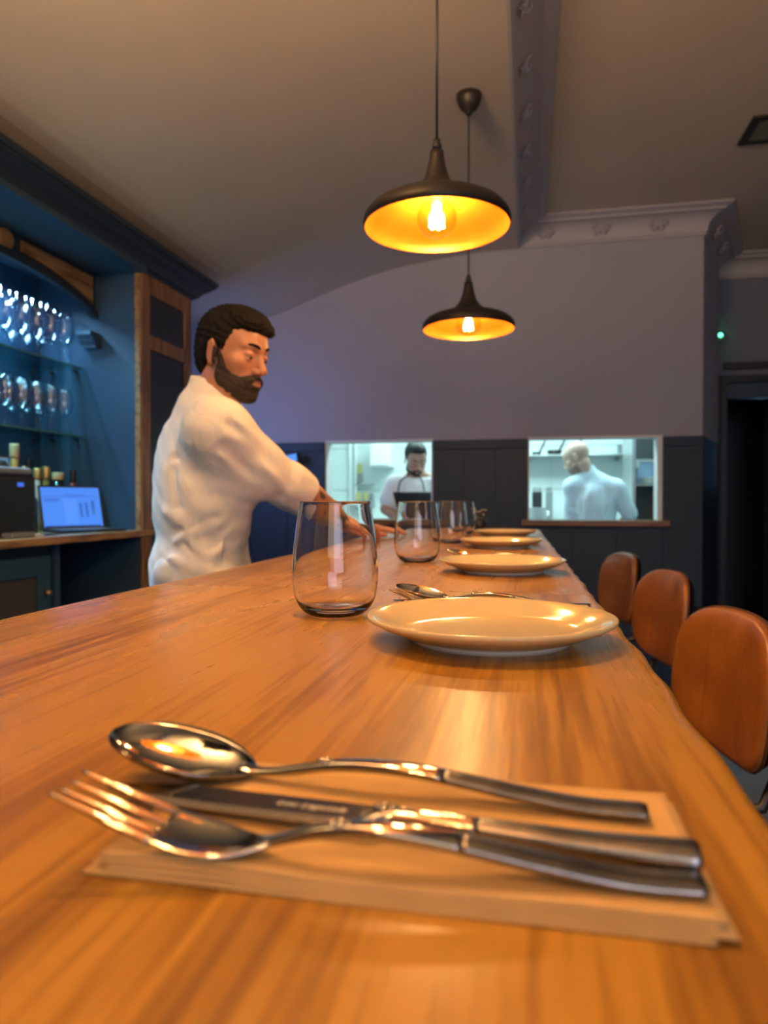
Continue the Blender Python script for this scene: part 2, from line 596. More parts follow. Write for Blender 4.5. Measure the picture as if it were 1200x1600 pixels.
# plaster cornices
def cornice_profile():
    """(out from the wall, down from the ceiling) of a moulded cornice 0.14 tall, 0.175 deep"""
    p = [(0.0, 0.14), (0.012, 0.14), (0.016, 0.132), (0.012, 0.126), (0.018, 0.122)]
    for k in range(9):
        a = k / 8 * R90
        p.append((0.022 + 0.10 * (1 - math.cos(a)), 0.115 - 0.085 * math.sin(a)))
    p += [(0.126, 0.030), (0.130, 0.022), (0.140, 0.018), (0.155, 0.014), (0.170, 0.010), (0.175, 0.004), (0.175, 0.0), (0.0, 0.0)]
    return p
CP = cornice_profile()
def cornice(name, a, b, n, mitre0=0.0, mitre1=0.0):
    """run from a to b (x, y), sticking out along n; the mitres lengthen its outer side"""
    a, b, n = Vector(a), Vector(b), Vector(n).normalized()
    d = (b - a).normalized()
    def f0(p):
        q = a + n * p[0] - d * mitre0 * p[0]
        return (q.x, q.y, RC - p[1] - 0.0005)
    def f1(p):
        q = b + n * p[0] + d * mitre1 * p[0]
        return (q.x, q.y, RC - p[1] - 0.0005)
    o = MB().prism(CP, f0, f1).build(name, M['cornice'])
    fix_normals(o)
    o['kind'] = 'structure'
    return o, a, b, n, d
def scroll(parent, c, n, d, s=1.0):
    """a small acanthus scroll in relief on a cornice"""
    n3, d3 = Vector((n.x, n.y, 0)), Vector((d.x, d.y, 0))
    up = Vector((0, 0, 1))
    slope = (n3 * 0.62 - up * 0.0 + up * 0.62).normalized()
    mb = MB()
    for sg in (-1, 1):
        pts, rr = [], []
        for k in range(15):
            a = k / 14 * 5.0
            r = 0.026 * (1 - k / 18)
            q = c + d3 * sg * (0.03 + r * math.sin(a) * 0.9) * s + slope * (r * math.cos(a)) * s
            pts.append(q); rr.append(0.0055 * (1 - k / 22) * s)
        mb.tube(pts, rr, 6)
        for k in range(4):
            a = 0.5 + k * 0.5
            q0 = c + slope * (-0.03) * s
            q1 = q0 + (d3 * sg * math.sin(a) + slope * math.cos(a)) * 0.038 * s
            mb.tube([q0, (q0 + q1) / 2 + n3 * 0.003, q1], [0.002 * s, 0.006 * s, 0.002 * s], 6)
    mb.build('cornice_scroll', M['cornice'], parent, True)
c1 = cornice('trim_3', (-0.075, Y0), (-0.075, YW), (1, 0), 0, -1)
for k in range(14):
    scroll(c1[0], Vector((-0.075 + 0.066, 0.10 + k * 0.335, RC - 0.068)), Vector((1, 0)), Vector((0, 1)), 0.8)
c2 = cornice('trim_4', (-0.075, YW), (WR, YW), (0, -1), -1, 0.72)
for x in (0.10, 0.43, 0.76):
    scroll(c2[0], Vector((x, YW - 0.066, RC - 0.068)), Vector((0, -1)), Vector((1, 0)))
sd = Vector((sx1 - sx0, sy1 - sy0)).normalized()
c3 = cornice('trim_5', (sx0, sy0), (sx1, sy1 + 0.1), (sd.y, -sd.x), 0.72, 0)
for k in (0.18, 0.5):
    scroll(c3[0], Vector((sx0 + sd.x * k + sd.y * 0.066, sy0 + sd.y * k - sd.x * 0.066, RC - 0.068)), Vector((sd.y, -sd.x)), sd)
c4 = cornice('trim_6', (1.2, YB), (3.6, YB), (0, -1), 0, 0)

# made-up hanging housing out of frame, for the fill on the arched ceiling
e = empty('added_fill_housing', (-0.75, 0.35, 2.72), 'tilted black housing of the added ceiling fill light, over the frame', 'ceiling lamp')
MU = Matrix.Translation((-0.75, 0.35, 2.40)) @ Matrix.Rotation(math.radians(140), 4, 'X')
MB().box(-0.30, 0.30, -0.20, 0.20, 0.006, 0.03, MU).build('fill_tray', M['black'], e, bev=0.004)
for sx_ in (-1.0, -0.50):
    MB().tube([(sx_, 0.35, 2.37), (sx_, 0.33, 2.74 if sx_ > -0.6 else 2.67)], 0.002, 6).build('wire', M['black'], e)
# ceiling air diffuser at upper right
e = empty('ceiling_vent', (1.12, 3.605, RC), 'square dark-framed air vent in the flat ceiling at upper right', 'vent')
mb = MB()
x0, x1, y0, y1, q = 0.99, 1.25, 3.475, 3.735, 0.036
mb.box(x0, x1, y0, y0 + q, RC - 0.010, RC - 0.0005).box(x0, x1, y1 - q, y1, RC - 0.010, RC - 0.0005)
mb.box(x0, x0 + q, y0 + q, y1 - q, RC - 0.010, RC - 0.0005).box(x1 - q, x1, y0 + q, y1 - q, RC - 0.010, RC - 0.0005)
mb.build('frame', mat('vent_frame', (0.02, 0.022, 0.018), 0.5), e)
MB().box(x0 + q, x1 - q, y0 + q, y1 - q, RC - 0.006, RC - 0.0005).build('grille_plate', mat('vent_plate', (0.16, 0.17, 0.14), 0.6), e)

# hatch sills and frames
o = MB().box(*[at(815, 812, YW - 0.06)[0], at(1047, 812, YW - 0.06)[0]], YW - 0.075, YW + 0.14, ZS - 0.036, ZS + 0.0).build('window_sill', M['oakX'], bev=0.004)
o['kind'] = 'structure'
o = MB().box(OL[0] - 0.03, OL[1] + 0.03, YW - 0.075, YW + 0.14, ZS - 0.036, ZS).build('window_sill', M['oakX'], bev=0.004)
o['kind'] = 'structure'
for i, (a, b) in enumerate((OL, OR)):
    mb = MB()
    q = 0.03 if i else 0.012
    mb.box(a, a + 0.010, YW - 0.002, YW + 0.125, ZS, ZT).box(b - q, b, YW - 0.002, YW + 0.125, ZS, ZT).box(a + 0.01, b - q, YW - 0.002, YW + 0.125, ZT - 0.012, ZT)
    o = mb.build('window_%d' % (i + 1), M['white'], bev=0.002)
    o['kind'] = 'structure'
# wall terminal between column and hatch
px, pz = at(457, 717, YW - 0.12)
e = empty('wall_tablet', (px, YW - 0.021, pz), 'small tablet with a glowing blue screen on the dark wall behind the sleeve', 'tablet')
MT = Matrix.Translation((px, YW - 0.12, pz)) @ Matrix.Rotation(math.radians(-38), 4, 'X') @ Matrix.Rotation(math.radians(-16), 4, 'Y')
MB().box(-0.055, 0.055, -0.006, 0.006, -0.042, 0.042, MT).build('case', M['black'], e, bev=0.003)
MB().box(-0.048, 0.030, -0.0075, -0.0062, -0.034, 0.034, MT).build('screen', emat('tablet_screen', (0.10, 0.33, 1.0), 1.1), e)
MB().tube([(px, YW - 0.021, pz - 0.03), (px, YW - 0.07, pz - 0.035), (px, YW - 0.115, pz)], 0.008).build('bracket', M['black'], e)

# ---------------------------------------------------------------- kitchen behind the hatches
struct(MB().box(-2.4, 1.0, YK, YK + 0.1, 0, 2.75), 'wall_kitchen', M['tile'])
struct(MB().box(-2.5, -2.4, 4.69, YK, 0, 2.75), 'wall_kitchen_left', M['tile'])
struct(MB().box(1.0, 1.16, 5.15, 7.1, 0, 3.1), 'wall_kitchen_right', M['tile'])
struct(MB().box(-2.5, 1.02, 4.69, 7.0, 2.70, 2.75), 'ceiling', M['white'])
# tile panels on the kitchen wall
wk = bpy.data.objects['wall_kitchen']
for i in range(9):
    for j in range(4):
        x0 = -2.38 + i * 0.37
        MB().box(x0 + 0.004, x0 + 0.362, YK - 0.008, YK - 0.0005, 0.9 + j * 0.42, 1.312 + j * 0.42).build('wall_tile', M['tile'], wk)
# white boiler box
YQ = YK - 0.012
x0, z1 = at(586, 694, YQ); x1, z0 = at(617, 731, YQ)
e = empty('wall_boiler', ((x0 + x1) / 2, YQ, z0), 'white wall box high up beside the standing cook in the left hatch', 'boiler')
MB().box(x0, x1, YQ - 0.26, YQ, z0, z1).build('casing', M['white'], e, bev=0.01)
MB().box(x0 + 0.015, x1 - 0.015, YQ - 0.268, YQ - 0.261, z0 + 0.015, z1 - 0.015).build('front_panel', M['white'], e, bev=0.004)
# pipe run
px1, _ = at(548, 700, YQ)
pm = MB()
for dx in (0.0, 0.06):
    pm.tube([(px1 + dx, YQ - 0.03, 2.4), (px1 + dx, YQ - 0.03, 1.5), (px1 + dx, YQ - 0.03, 0.9)], 0.012)
o = pm.build('wall_pipes', M['white'], smooth=True)
tag(o, 'pair of thin white pipes running down the kitchen wall', 'pipes')
# wall rack and hanging utensils
xr0, zr = at(556, 757, YQ); xr1, _ = at(584, 757, YQ)
o = MB().box(xr0, xr1, YQ - 0.05, YQ, zr - 0.012, zr + 0.004).build('utensil_rack', M['stainless'], bev=0.002)
tag(o, 'narrow steel rack on the kitchen wall above hanging utensils', 'rack')
ym = mat('yellow_handle', (0.45, 0.42, 0.10), 0.4)
for k, (ux, uy, uz, hm, lb) in enumerate([(562, 728, 752, ym, 'yellow-green bottle hanging highest on the kitchen wall'), (560, 772, 790, ym, 'leftmost yellow-handled utensil of the lower hanging row'),
                                    (571, 772, 790, ym, 'middle yellow-handled utensil of the lower hanging row'), (581, 774, 792, M['grey'], 'rightmost grey-handled utensil of the lower hanging row')]):
    x, za = at(ux, uy, YQ - 0.03); _, zb = at(ux, uz, YQ - 0.03)
    e = empty('hanging_utensil', (x, YQ - 0.03, zb), lb, 'utensil', 'utensils hanging on the kitchen wall')
    MB().tube([(x, YQ - 0.03, za + 0.02), (x, YQ - 0.03, (za + zb) / 2)], [0.018, 0.022], 10).build('handle', hm, e)
    MB().tube([(x, YQ - 0.03, (za + zb) / 2 - 0.001), (x, YQ - 0.03, zb)], [0.024, 0.030], 10).build('head', M['grey'], e)
    MB().tube([(x, YQ - 0.03, za + 0.021), (x, YQ - 0.001, za + 0.05)], 0.003, 6).build('hook', M['stainless'], e)
# steel worktops in the kitchen
for (a, b, l) in ((-2.39, -0.35, 'steel kitchen worktop under the boiler and utensils'), (-0.30, 0.60, 'steel kitchen worktop behind the bald cook')):
    e = empty('steel_worktop', ((a + b) / 2, 6.6, 0), l, 'worktop')
    MB().box(a, b, 6.25, YQ, 0.88, 0.92).build('top', M['stainless'], e, bev=0.004)
    MB().box(a + 0.02, b - 0.02, 6.3, YQ - 0.01, 0.12, 0.879).build('cabinet_body', M['stainless'], e)
    for sx in (a + 0.06, b - 0.06):
        for sy in (6.34, YQ - 0.06):
            MB().tube([(sx, sy, 0.0), (sx, sy, 0.121)], 0.02, 8).build('leg', M['grey'], e)
# raised shelf right hatch: white pot, grater, dark block
YS = 6.35
def prop(name, label, cat, mb, m, loc, smooth=True):
    o = mb.build(name, m, smooth=smooth, loc=loc)
    return tag(o, label, cat)
x, z = at(839, 812, YS)
potr = 0.075
e = empty('white_stockpot', (x, YS, 0.921), 'white pot at the lower left corner of the right hatch', 'pot')
ztop = at(839, 794, YS)[1]
MB().lathe([(0, 0.921), (potr, 0.921), (potr, ztop), (potr + .006, ztop + .004), (potr - .004, ztop), (potr - 0.004, 0.93), (0, 0.93)], 24, (x, YS, 0)).build('body', M['white'], e, True)
for s in (-1, 1):
    MB().tube([(x + s * potr, YS, ztop - .06), (x + s * (potr + .03), YS, ztop - .055), (x + s * (potr + .03), YS, ztop - .035), (x + s * potr, YS, ztop - .03)], 0.005, 6).build('handle', M['stainless'], e)
for (pxx, top, wdt, m, lb) in ((839, 768, 0.045, M['black'], 'dark knife block behind the white pot in the right hatch'), (858, 768, 0.03, M['grey'], 'slim grey upright tool beside the dark knife block')):
    x, zt = at(pxx, top, 6.72)
    e = empty('knife_block' if wdt > 0.04 else 'box_grater', (x, 6.72, 0.921), lb, 'knife block' if wdt > 0.04 else 'tool')
    MB().box(x - wdt, x + wdt, 6.68, 6.76, 0.921, zt).build('body', m, e, bev=0.006)
    for k in range(3):
        MB().tube([(x - wdt * .6 + k * wdt * .6, 6.72, zt - .001), (x - wdt * .6 + k * wdt * .6, 6.72, zt + 0.04)], 0.008, 6).build('handle', M['grey'], e)
# high steel shelf with pot, and the hood
xa, zs = at(826, 712, YQ - 0.2); xb, _ = at(985, 712, YQ - 0.2)
e = empty('wall_shelf', ((xa + xb) / 2, YQ, zs), 'long steel shelf high on the kitchen wall behind the bald cook', 'shelf')
MB().box(xa - 0.2, 0.995, YQ - 0.22, YQ, zs - 0.012, zs + 0.006).build('board', M['stainless'], e, bev=0.002)
for sx in (xa, (xa + xb) / 2, xb - 0.1):
    MB().box(sx - 0.008, sx + 0.008, YQ - 0.18, YQ, zs - 0.05, zs - 0.0125).build('bracket', M['grey'], e)
x, _ = at(974, 705, YQ - 0.12)
for (dx, r, h, m, lb) in ((-0.035, 0.022, 0.075, M['grey'], 'small dark canister on the high kitchen shelf'), (0.035, 0.032, 0.085, M['stainless'], 'shiny steel pot beside the dark canister on the high shelf')):
    e = empty('canister', (x + dx, YQ - 0.12, zs + 0.0062), lb, 'canister')
    MB().lathe([(0, 0), (r, 0), (r, h), (0, h)], 20, (x + dx, YQ - 0.12, zs + 0.0062)).build('body', m, e, bev=0.002)
    MB().lathe([(0, 0), (r * 1.05, 0), (r * 1.05, 0.008), (r * .3, .014), (0, 0.018)], 20, (x + dx, YQ - 0.12, zs + 0.0064 + h)).build('lid', m, e)
for k, (px_, w_) in enumerate(((838, 0.045), (866, 0.07), (893, 0.065))):
    x, _ = at(px_, 700, YQ - 0.13)
    e = empty('frying_pan', (x, YQ - 0.13, zs + 0.0062), ('small' if k == 0 else 'wide' if k == 1 else 'deep') + ' black pan on the high shelf, ' + ['leftmost in', 'in the middle of', 'nearest the bald head in'][k] + ' the right hatch', 'pan', 'pans on the kitchen shelf')
    hh = 0.03 + 0.015 * k
    MB().lathe([(0, 0), (w_ * .85, 0), (w_, hh), (w_ - .004, hh), (w_ * .82, 0.005), (0, 0.005)], 24, (x, YQ - 0.13, zs + 0.0064)).build('pan_body', M['black'], e, True)
    MB().tube([(x + w_ * 0.6, YQ - 0.17, zs + hh), (x + w_ * .6 + 0.05, YQ - 0.24, zs + hh + 0.10)], 0.009, 8).build('handle', M['black'], e)
# right shelving unit with plastic box and plates
YR = 5.75
xa = at(986, 760, YR)[0]
struct(MB().box(xa - 0.012, xa + 0.012, YR - 0.15, YR + 0.4, 0, 2.7), 'trim_7', M['stainless'])
e = empty('side_shelf', (xa + 0.15, YR, at(1000, 757, YR)[1]), 'steel side shelf holding a plastic box in the right hatch', 'shelf')
zsh = at(1000, 757, YR)[1]
MB().box(xa + 0.0125, 0.999, YR - 0.13, YR + 0.35, zsh - 0.012, zsh).build('board', M['stainless'], e)
MB().box(xa + 0.0125, 0.999, YR + 0.351, YR + 0.36, zsh - 0.6, 2.5).build('back_panel', M['grey'], e)
MB().box(xa + 0.0125, 0.999, YR - 0.13, YR + 0.35, zsh - 0.62, zsh - 0.60).build('lower_board', M['grey'], e)
bx0, bz1 = at(990, 719, YR + 0.1); bx1 = at(1021, 719, YR + 0.1)[0]
bp = mat('frosted_blue_plastic', (0.42, 0.60, 0.82), 0.35)
e = empty('plastic_box', ((bx0 + bx1) / 2, YR + 0.1, zsh + 0.0005), 'pale blue plastic storage box on the side shelf', 'box')
MB().box(bx0 + 0.01, bx1 - 0.01, YR + 0.02, YR + 0.28, zsh + 0.0005, bz1 - 0.02).build('body', bp, e, bev=0.008)
MB().box(bx0, bx1, YR + 0.01, YR + 0.29, bz1 - 0.02, bz1).build('lid', M['white'], e, bev=0.004)
MB().box(bx0 + 0.003, bx0 + 0.03, YR + 0.003, YR + 0.0095, bz1 - 0.07, bz1 - 0.002).build('clip', M['white'], e)
px_, _ = at(1016, 750, YR - 0.05)
for k in range(5):
    z = zsh + 0.0006 + k * 0.0095
    o = MB().lathe([(0, 0), (0.045, 0), (0.08, 0.010), (0.08, 0.012), (0.045, 0.003), (0, 0.003)], 28, (px_, YR - 0.055, z)).build('stacked_plate', M['white'], smooth=True, loc=(px_, YR - 0.055, z))
    tag(o, 'white plate in the side shelf stack, %s' % ['lowest of the five', 'second from the bottom', 'in the middle of the five', 'second from the top', 'topmost of the five'][k], 'plate', 'plates stacked on the side shelf')

# ---------------------------------------------------------------- back bar on the left
XF, XN, XB = -1.80, -2.03, -2.33
YC0, YC1 = 3.03, 3.53
H = lambda h: CZ + h
bb = empty('back_bar_unit', (-2.0, 2.4, 0), 'tall blue back-bar unit with arch, wood trim and dark cornice along the left wall', 'cabinet')
# column
MB().box(-2.35, XF, YC0, YC1, 0, H(1.09)).build('column', M['blue'], bb)
# panels on the column front
fr = MB()
def bxf(y0, y1, z0, z1, m, name, d0=0.0, d1=0.014, bev=0.002):
    return MB().box(XF + d0, XF + d1, y0, y1, z0, z1).build(name, m, bb, bev=bev)
bxf(YC0, YC0 + 0.075, 0, H(1.085), M['oak'], 'stile')
bxf(YC1 - 0.075, YC1, 0, H(1.085), M['oak'], 'stile')
for z0, z1 in ((0.995, 1.085), (0.73, 0.80), (-0.13, -0.06), (-1.2, -1.1)):
    bxf(YC0 + 0.0755, YC1 - 0.0755, H(z0), H(z1), M['oak'], 'rail')
bxf(YC0 + 0.0755, YC1 - 0.0755, H(0.8005), H(0.9945), M['panel'], 'inset_panel', 0.0005, 0.006)
bxf(YC0 + 0.0755, YC1 - 0.0755, H(-0.0595), H(0.7295), M['panel'], 'inset_panel', 0.0005, 0.006)
MB().box(XF - 0.02, XF + 0.006, YC0 - 0.006, YC0 - 0.0004, H(-0.135), H(1.085)).build('edge_strip', M['oakY'], bb)
MB().box(-2.07, -1.83, YC1 + 0.0005, YC1 + 0.03, 0.9, 2.0).build('blue_fill_backing', M['navy'], bb)  # made-up backing for the added blue fill
# niche shell
MB().box(-2.355, XB, 0.6, YC0, H(-0.135), H(1.08)).build('niche_back', M['mirror_blue'], bb)
MB().box(XB, -1.76, 0.6, YC0 - 0.0005, H(1.075), H(1.10)).build('soffit', M['blue'], bb)
# cornice
cp = [(-1.80, 1.085), (-1.785, 1.085), (-1.775, 1.095), (-1.762, 1.10), (-1.752, 1.115), (-1.735, 1.13), (-1.715, 1.142), (-1.70, 1.155), (-1.69, 1.16), (-1.69, 1.168), (-1.678, 1.172), (-1.675, 1.192), (-1.80, 1.192)]
o = MB().prism(cp, lambda p: (p[0], 0.6, H(p[1])), lambda p: (p[0], YC1 - (-1.80 - p[0]) * 0.85, H(p[1]))).build('cornice', M['navy'], bb)
fix_normals(o)
MB().box(-2.35, -1.80, 0.6, YC1 + 0.02, H(1.1005), H(1.192)).build('cornice_backing', M['navy'], bb)
MB().box(-2.35, -1.83, 0.6, YC1, H(1.1925), H(1.245)).build('ceiling_filler', M['ceil'], bb)
# arch board
def arch(y):
    t = max(0.0, 1 - ((y - 2.43) / 0.66) ** 2)
    return 0.80 + 0.17 * math.sqrt(t)
ys = [1.80 + 1.23 * k / 48 for k in range(49)]
poly = [(y, arch(y)) for y in ys] + [(YC0 - 0.001, 1.0745), (1.80, 1.0745)]
o = MB().prism(poly, lambda p: (XN - 0.02, p[0], H(p[1])), lambda p: (XN, p[0], H(p[1]))).build('arch_board', M['navy'], bb)
fix_normals(o)
edge = [(y, arch(y) - 0.004) for y in ys] + [(y, arch(y) + 0.030) for y in ys[::-1]]
o = MB().prism(edge, lambda p: (XN + 0.0005, p[0], H(p[1])), lambda p: (XN + 0.016, p[0], H(p[1]))).build('arch_moulding', M['navy'], bb)
fix_normals(o)
for s in (1, -1):
    yy = [2.43 + s * (0.095 + 0.475 * k / 20) for k in range(21)]
    vp = [(y, arch(y) + 0.045) for y in yy] + [(yy[-1], 1.060), (yy[0], 1.060)]
    o = MB().prism(vp, lambda p: (XN + 0.0005, p[0], H(p[1])), lambda p: (XN + 0.009, p[0], H(p[1]))).build('veneer_panel', M['oakY'], bb)
    fix_normals(o)
MB().lathe([(0, 0), (0.042, 0), (0.042, 0.010), (0.036, 0.014), (0, 0.016)], 28, (XN + 0.0005, 2.435, H(1.035)), Matrix.Rotation(R90, 3, 'Y')).build('roundel', M['oakY'], bb, bev=0.001)
# corbel
cp = [(0, 0), (0.085, 0), (0.085, -0.018), (0.072, -0.024), (0.060, -0.045), (0.045, -0.060), (0.045, -0.072), (0, -0.072)]
o = MB().prism(cp, lambda p: (XN - 0.045, YC0 - 0.0005 - p[0], H(0.795 + p[1])), lambda p: (XN + 0.03, YC0 - 0.0005 - p[0], H(0.795 + p[1]))).build('corbel', M['blue'], bb)
fix_normals(o)
# under counter: door, recess, side panel
XD = -1.86
MB().box(-2.35, XD - 0.02, 0.6, 2.50, 0.0, H(-0.1665)).build('lower_cabinet', M['navy'], bb)
MB().box(-2.35, -2.3, 2.5005, YC0 - 0.0005, 0, H(-0.1665)).build('recess_back', M['black'], bb)
MB().box(XD - 0.0195, XD - 0.002, 2.50, 2.53, 0, H(-0.1665)).build('recess_stile', M['blue'], bb)
d = MB()
for y0, y1 in ((1.30, 1.87), (1.90, 2.47)):
    d = MB()
    z0, z1, q = 0.12, H(-0.215), 0.075
    d.box(XD - 0.0195, XD, y0, y0 + q, z0, z1).box(XD - 0.0195, XD, y1 - q, y1, z0, z1).box(XD - 0.0195, XD, y0 + q, y1 - q, z1 - q, z1).box(XD - 0.0195, XD, y0 + q, y1 - q, z0, z0 + q)
    do = d.build('cabinet_door', M['blue'], bb)
    MB().box(XD - 0.0192, XD - 0.010, y0 + q, y1 - q, z0 + q, z1 - q).build('door_panel', mat('cane_panel', (0.055, 0.045, 0.035), 0.6, bump=0.6, bscale=140), do)
    MB().sphere((XD + 0.016, y1 - 0.035, H(-0.36)), 0.013, 8).build('knob', M['brass'], do, True)
# worktop of the back bar
o = MB().box(-2.33, -1.775, 0.6, YC0 - 0.0005, H(-0.166), H(-0.136)).box(-1.785, -1.775, YC0 - 0.0005, YC0 + 0.09, H(-0.166), H(-0.136)).build('back_counter', M['oakY'], bev=0.003)
tag(o, 'brown wooden worktop running along the blue back bar', 'worktop')
CT = H(-0.1355)
# small spotlight at column end
sx, sz = at(308, 483, 4.40)
e = empty('wall_spotlight', (sx, YW - 0.001, sz), 'small dark spotlight on the far wall right of the blue column', 'spotlight')
MB().tube([(sx, YW - 0.002, sz), (sx, YW - 0.1, sz)], 0.012, 10).build('arm', M['black'], e)
MB().tube([(sx - 0.05, YW - 0.13, sz + 0.01), (sx + 0.05, YW - 0.12, sz - 0.015)], [0.03, 0.024], 14).build('lamp_head', M['black'], e)

# glass shelves
for k, (h, lb) in enumerate(((0.63, 'upper glass shelf of the back-bar niche'), (0.305, 'lower glass shelf of the back-bar niche'))):
    e = empty('glass_shelf', (-2.2, 2.2, H(h)), lb, 'shelf')
    MB().box(XB + 0.002, -2.092, 1.2, YC0 - 0.004, H(h), H(h) + 0.008).build('pane', M['shelf_glass'], e)
    MB().box(-2.0915, -2.090, 1.2, YC0 - 0.004, H(h), H(h) + 0.008).build('front_edge', M['shelf_edge'], e)
    for y in (2.0, 2.62, 2.97):
        MB().box(XB + 0.0005, XB + 0.03, y - 0.006, y + 0.006, H(h) - 0.018, H(h) - 0.0005).build('bracket', M['black'], e)
    for x in (-2.26, -2.13):
        MB().tube([(x, YC0 - 0.0005, H(h) - 0.009), (x, YC0 - 0.025, H(h) - 0.009)], 0.008, 8).build('peg', M['black'], e)

# wine glasses
def wine_profile(ht, bw, rim, stem, foot=0.034, t=0.0014):
    out = [(0.0, 0.0), (foot, 0.0), (foot, 0.002), (0.012, 0.006), (0.0045, 0.014), (0.0038, stem * 0.6), (0.0045, stem)]
    bh = ht - stem
    bowl = [(0.016, 0.05), (0.030, 0.14), (bw * .93, 0.28), (bw, 0.42), (bw * 0.97, 0.58), (bw * .5 + rim * .5, 0.80), (rim, 1.0)]
    out += [(r, stem + f * bh) for r, f in bowl]
    inn = [(max(r - t, 0.0), stem + f * bh + (0.002 if f < 0.3 else 0)) for r, f in bowl[::-1]] + [(0.0, stem + 0.006)]
    return out + inn
def place_row(proto_z, ht, bw, rim, stem, name, row_lb, x, y0, n, step, printed):
    z = proto_z
    base = None
    for k in range(n):
        y = y0 - step * k
        lb = '%s, %s from the right-hand end' % (row_lb, 'first' if k == 0 else ORD[k])
        if base is None:
            base = empty('wine_glass', (x, y, z), lb, 'wine glass', name)
            pr = wine_profile(ht, bw, rim, stem)
            ns = [p for p in pr]
            MB().lathe(ns[7:], 22, (x, y, z)).build('bowl', M['wineglass'], base, True)
            MB().lathe(ns[:8], 16, (x, y, z)).build('stem', M['wineglass'], base, True)
            base['label'] = lb
        else:
            dup(base, (x, y, z), label=lb)
g1, g2 = 'wine glasses on the upper niche shelf', 'wine glasses on the lower niche shelf'
zu, zl = H(0.63) + 0.0085, H(0.305) + 0.0085
place_row(zu, 0.255, 0.044, 0.033, 0.085, g1, 'tall wine glass, upper shelf, front row', -2.150, 2.965, 7, 0.096, False)
place_row(zu, 0.255, 0.044, 0.033, 0.085, g1, 'tall wine glass, upper shelf, rear row', -2.262, 2.945, 7, 0.096, False)
place_row(zl, 0.215, 0.040, 0.029, 0.085, g2, 'short wine glass, lower shelf, front row', -2.150, 2.960, 7, 0.096, True)
place_row(zl, 0.215, 0.040, 0.029, 0.085, g2, 'short wine glass, lower shelf, rear row', -2.262, 2.935, 7, 0.096, False)

# bottles on the back counter
def bottle(px, X, top, neck_r, body_r, glass, cap_m, cap_h, label_txt, lab=None, cap_r=None, sh=0.62):
    """px: pixel column; X: distance of the row; top: total height"""
    ang = math.atan((px - 600) / F) - TH
    Y = X / math.tan(ang)
    z = CT
    e = empty('liquor_bottle', (X, Y, z), label_txt, 'bottle', 'bottles on the back counter')
    hb = top - cap_h
    pr = [(0, 0), (body_r * .9, 0), (body_r, 0.006), (body_r, hb * sh), (body_r * .85, hb * (sh + .07)), (neck_r * 1.3, hb * (sh + .16)), (neck_r, hb * (sh + .22)), (neck_r, hb), (0, hb)]
    MB().lathe(pr, 24, (X, Y, z)).build('body', glass, e, True)
    cr = cap_r or neck_r * 1.15
    MB().lathe([(0, 0), (cr * .96, 0), (cr, cap_h * .1), (cr, cap_h * .9), (cr * .9, cap_h), (0, cap_h)], 18, (X, Y, z + hb + 0.0003)).build('stopper', cap_m, e, True)
    if lab:
        MB().lathe([(body_r + .0006, hb * .12), (body_r + .0006, hb * (sh - .08))], 24, (X, Y, z)).build('paper_label', lab, e, True)
    return e
gl_dark = mat('dark_green_bottle', (0.012, 0.035, 0.03), 0.08, spec=0.8)
gl_blk = mat('black_bottle', (0.01, 0.01, 0.014), 0.1, spec=0.8)
gl_amb = mat('amber_bottle', (0.42, 0.20, 0.04), 0.1, spec=0.8)
gl_yel = mat('yellow_spirit', (0.42, 0.30, 0.05), 0.1, spec=0.8)
gl_clr = mat('pale_bottle', (0.40, 0.42, 0.36), 0.08, spec=0.8)
gl_red = mat('red_capsule', (0.25, 0.04, 0.03), 0.4)
goldfoil = mat('gold_foil', (0.62, 0.45, 0.16), 0.35, 0.6)
cream = mat('cream_label', (0.62, 0.55, 0.42), 0.7)
bottle(23, -2.20, 0.385, 0.017, 0.038, gl_amb, M['cork'], 0.06, 'tallest bottle with a long wooden stopper behind the coffee grinder', sh=0.66)
bottle(38, -2.10, 0.285, 0.012, 0.035, gl_blk, M['steel'], 0.02, 'black bottle with a shiny rounded stopper next to the grinder', cap_r=0.020)
bottle(47, -2.04, 0.235, 0.013, 0.030, gl_dark, gl_dark, 0.03, 'dark green bottle with a blue-lit shoulder left of the pale bottle')
bottle(58, -2.20, 0.285, 0.014, 0.030, gl_clr, goldfoil, 0.05, 'slim pale bottle with cream label left of the laptop', cream)
bottle(72, -2.26, 0.300, 0.017, 0.040, gl_yel, goldfoil, 0.06, 'yellow spirit bottle with gold capsule partly behind the laptop', None)
bottle(91, -2.18, 0.270, 0.024, 0.042, gl_blk, M['cork'], 0.035, 'bottle with a broad wooden stopper showing above the laptop', cap_r=0.027)
bottle(114, -2.10, 0.285, 0.012, 0.036, gl_red, M['black'], 0.06, 'red-shouldered bottle with a black pourer above the laptop')
bottle(45, -2.28, 0.330, 0.012, 0.034, gl_blk, M['black'], 0.05, 'black bottle against the niche back behind the shiny stopper')

# coffee grinder (black, only its right half in the frame)
gy, gx = 2.28, -2.00
gz = CT
e = empty('coffee_grinder', (gx, gy, gz), 'black coffee grinder with a small blue display at the left edge', 'appliance')
MB().box(gx - 0.13, gx + 0.13, gy - 0.15, gy + 0.13, gz, gz + 0.235).build('body', M['black'], e, bev=0.02, seg=3)
MB().box(gx - 0.12, gx + 0.12, gy - 0.14, gy + 0.12, gz + 0.2355, gz + 0.262).build('lid', M['grey'], e, bev=0.010)
MB().lathe([(0, 0), (0.055, 0), (0.05, 0.03), (0.058, 0.034), (0.058, 0.04), (0, 0.044)], 24, (gx + 0.03, gy + 0.02, gz + 0.2625)).build('hopper_cap', M['steel'], e, True)
MB().box(gx + 0.1302, gx + 0.134, gy + 0.02, gy + 0.05, gz + 0.19, gz + 0.205).build('display', emat('blue_display', (0.08, 0.22, 1), 0.8), e)
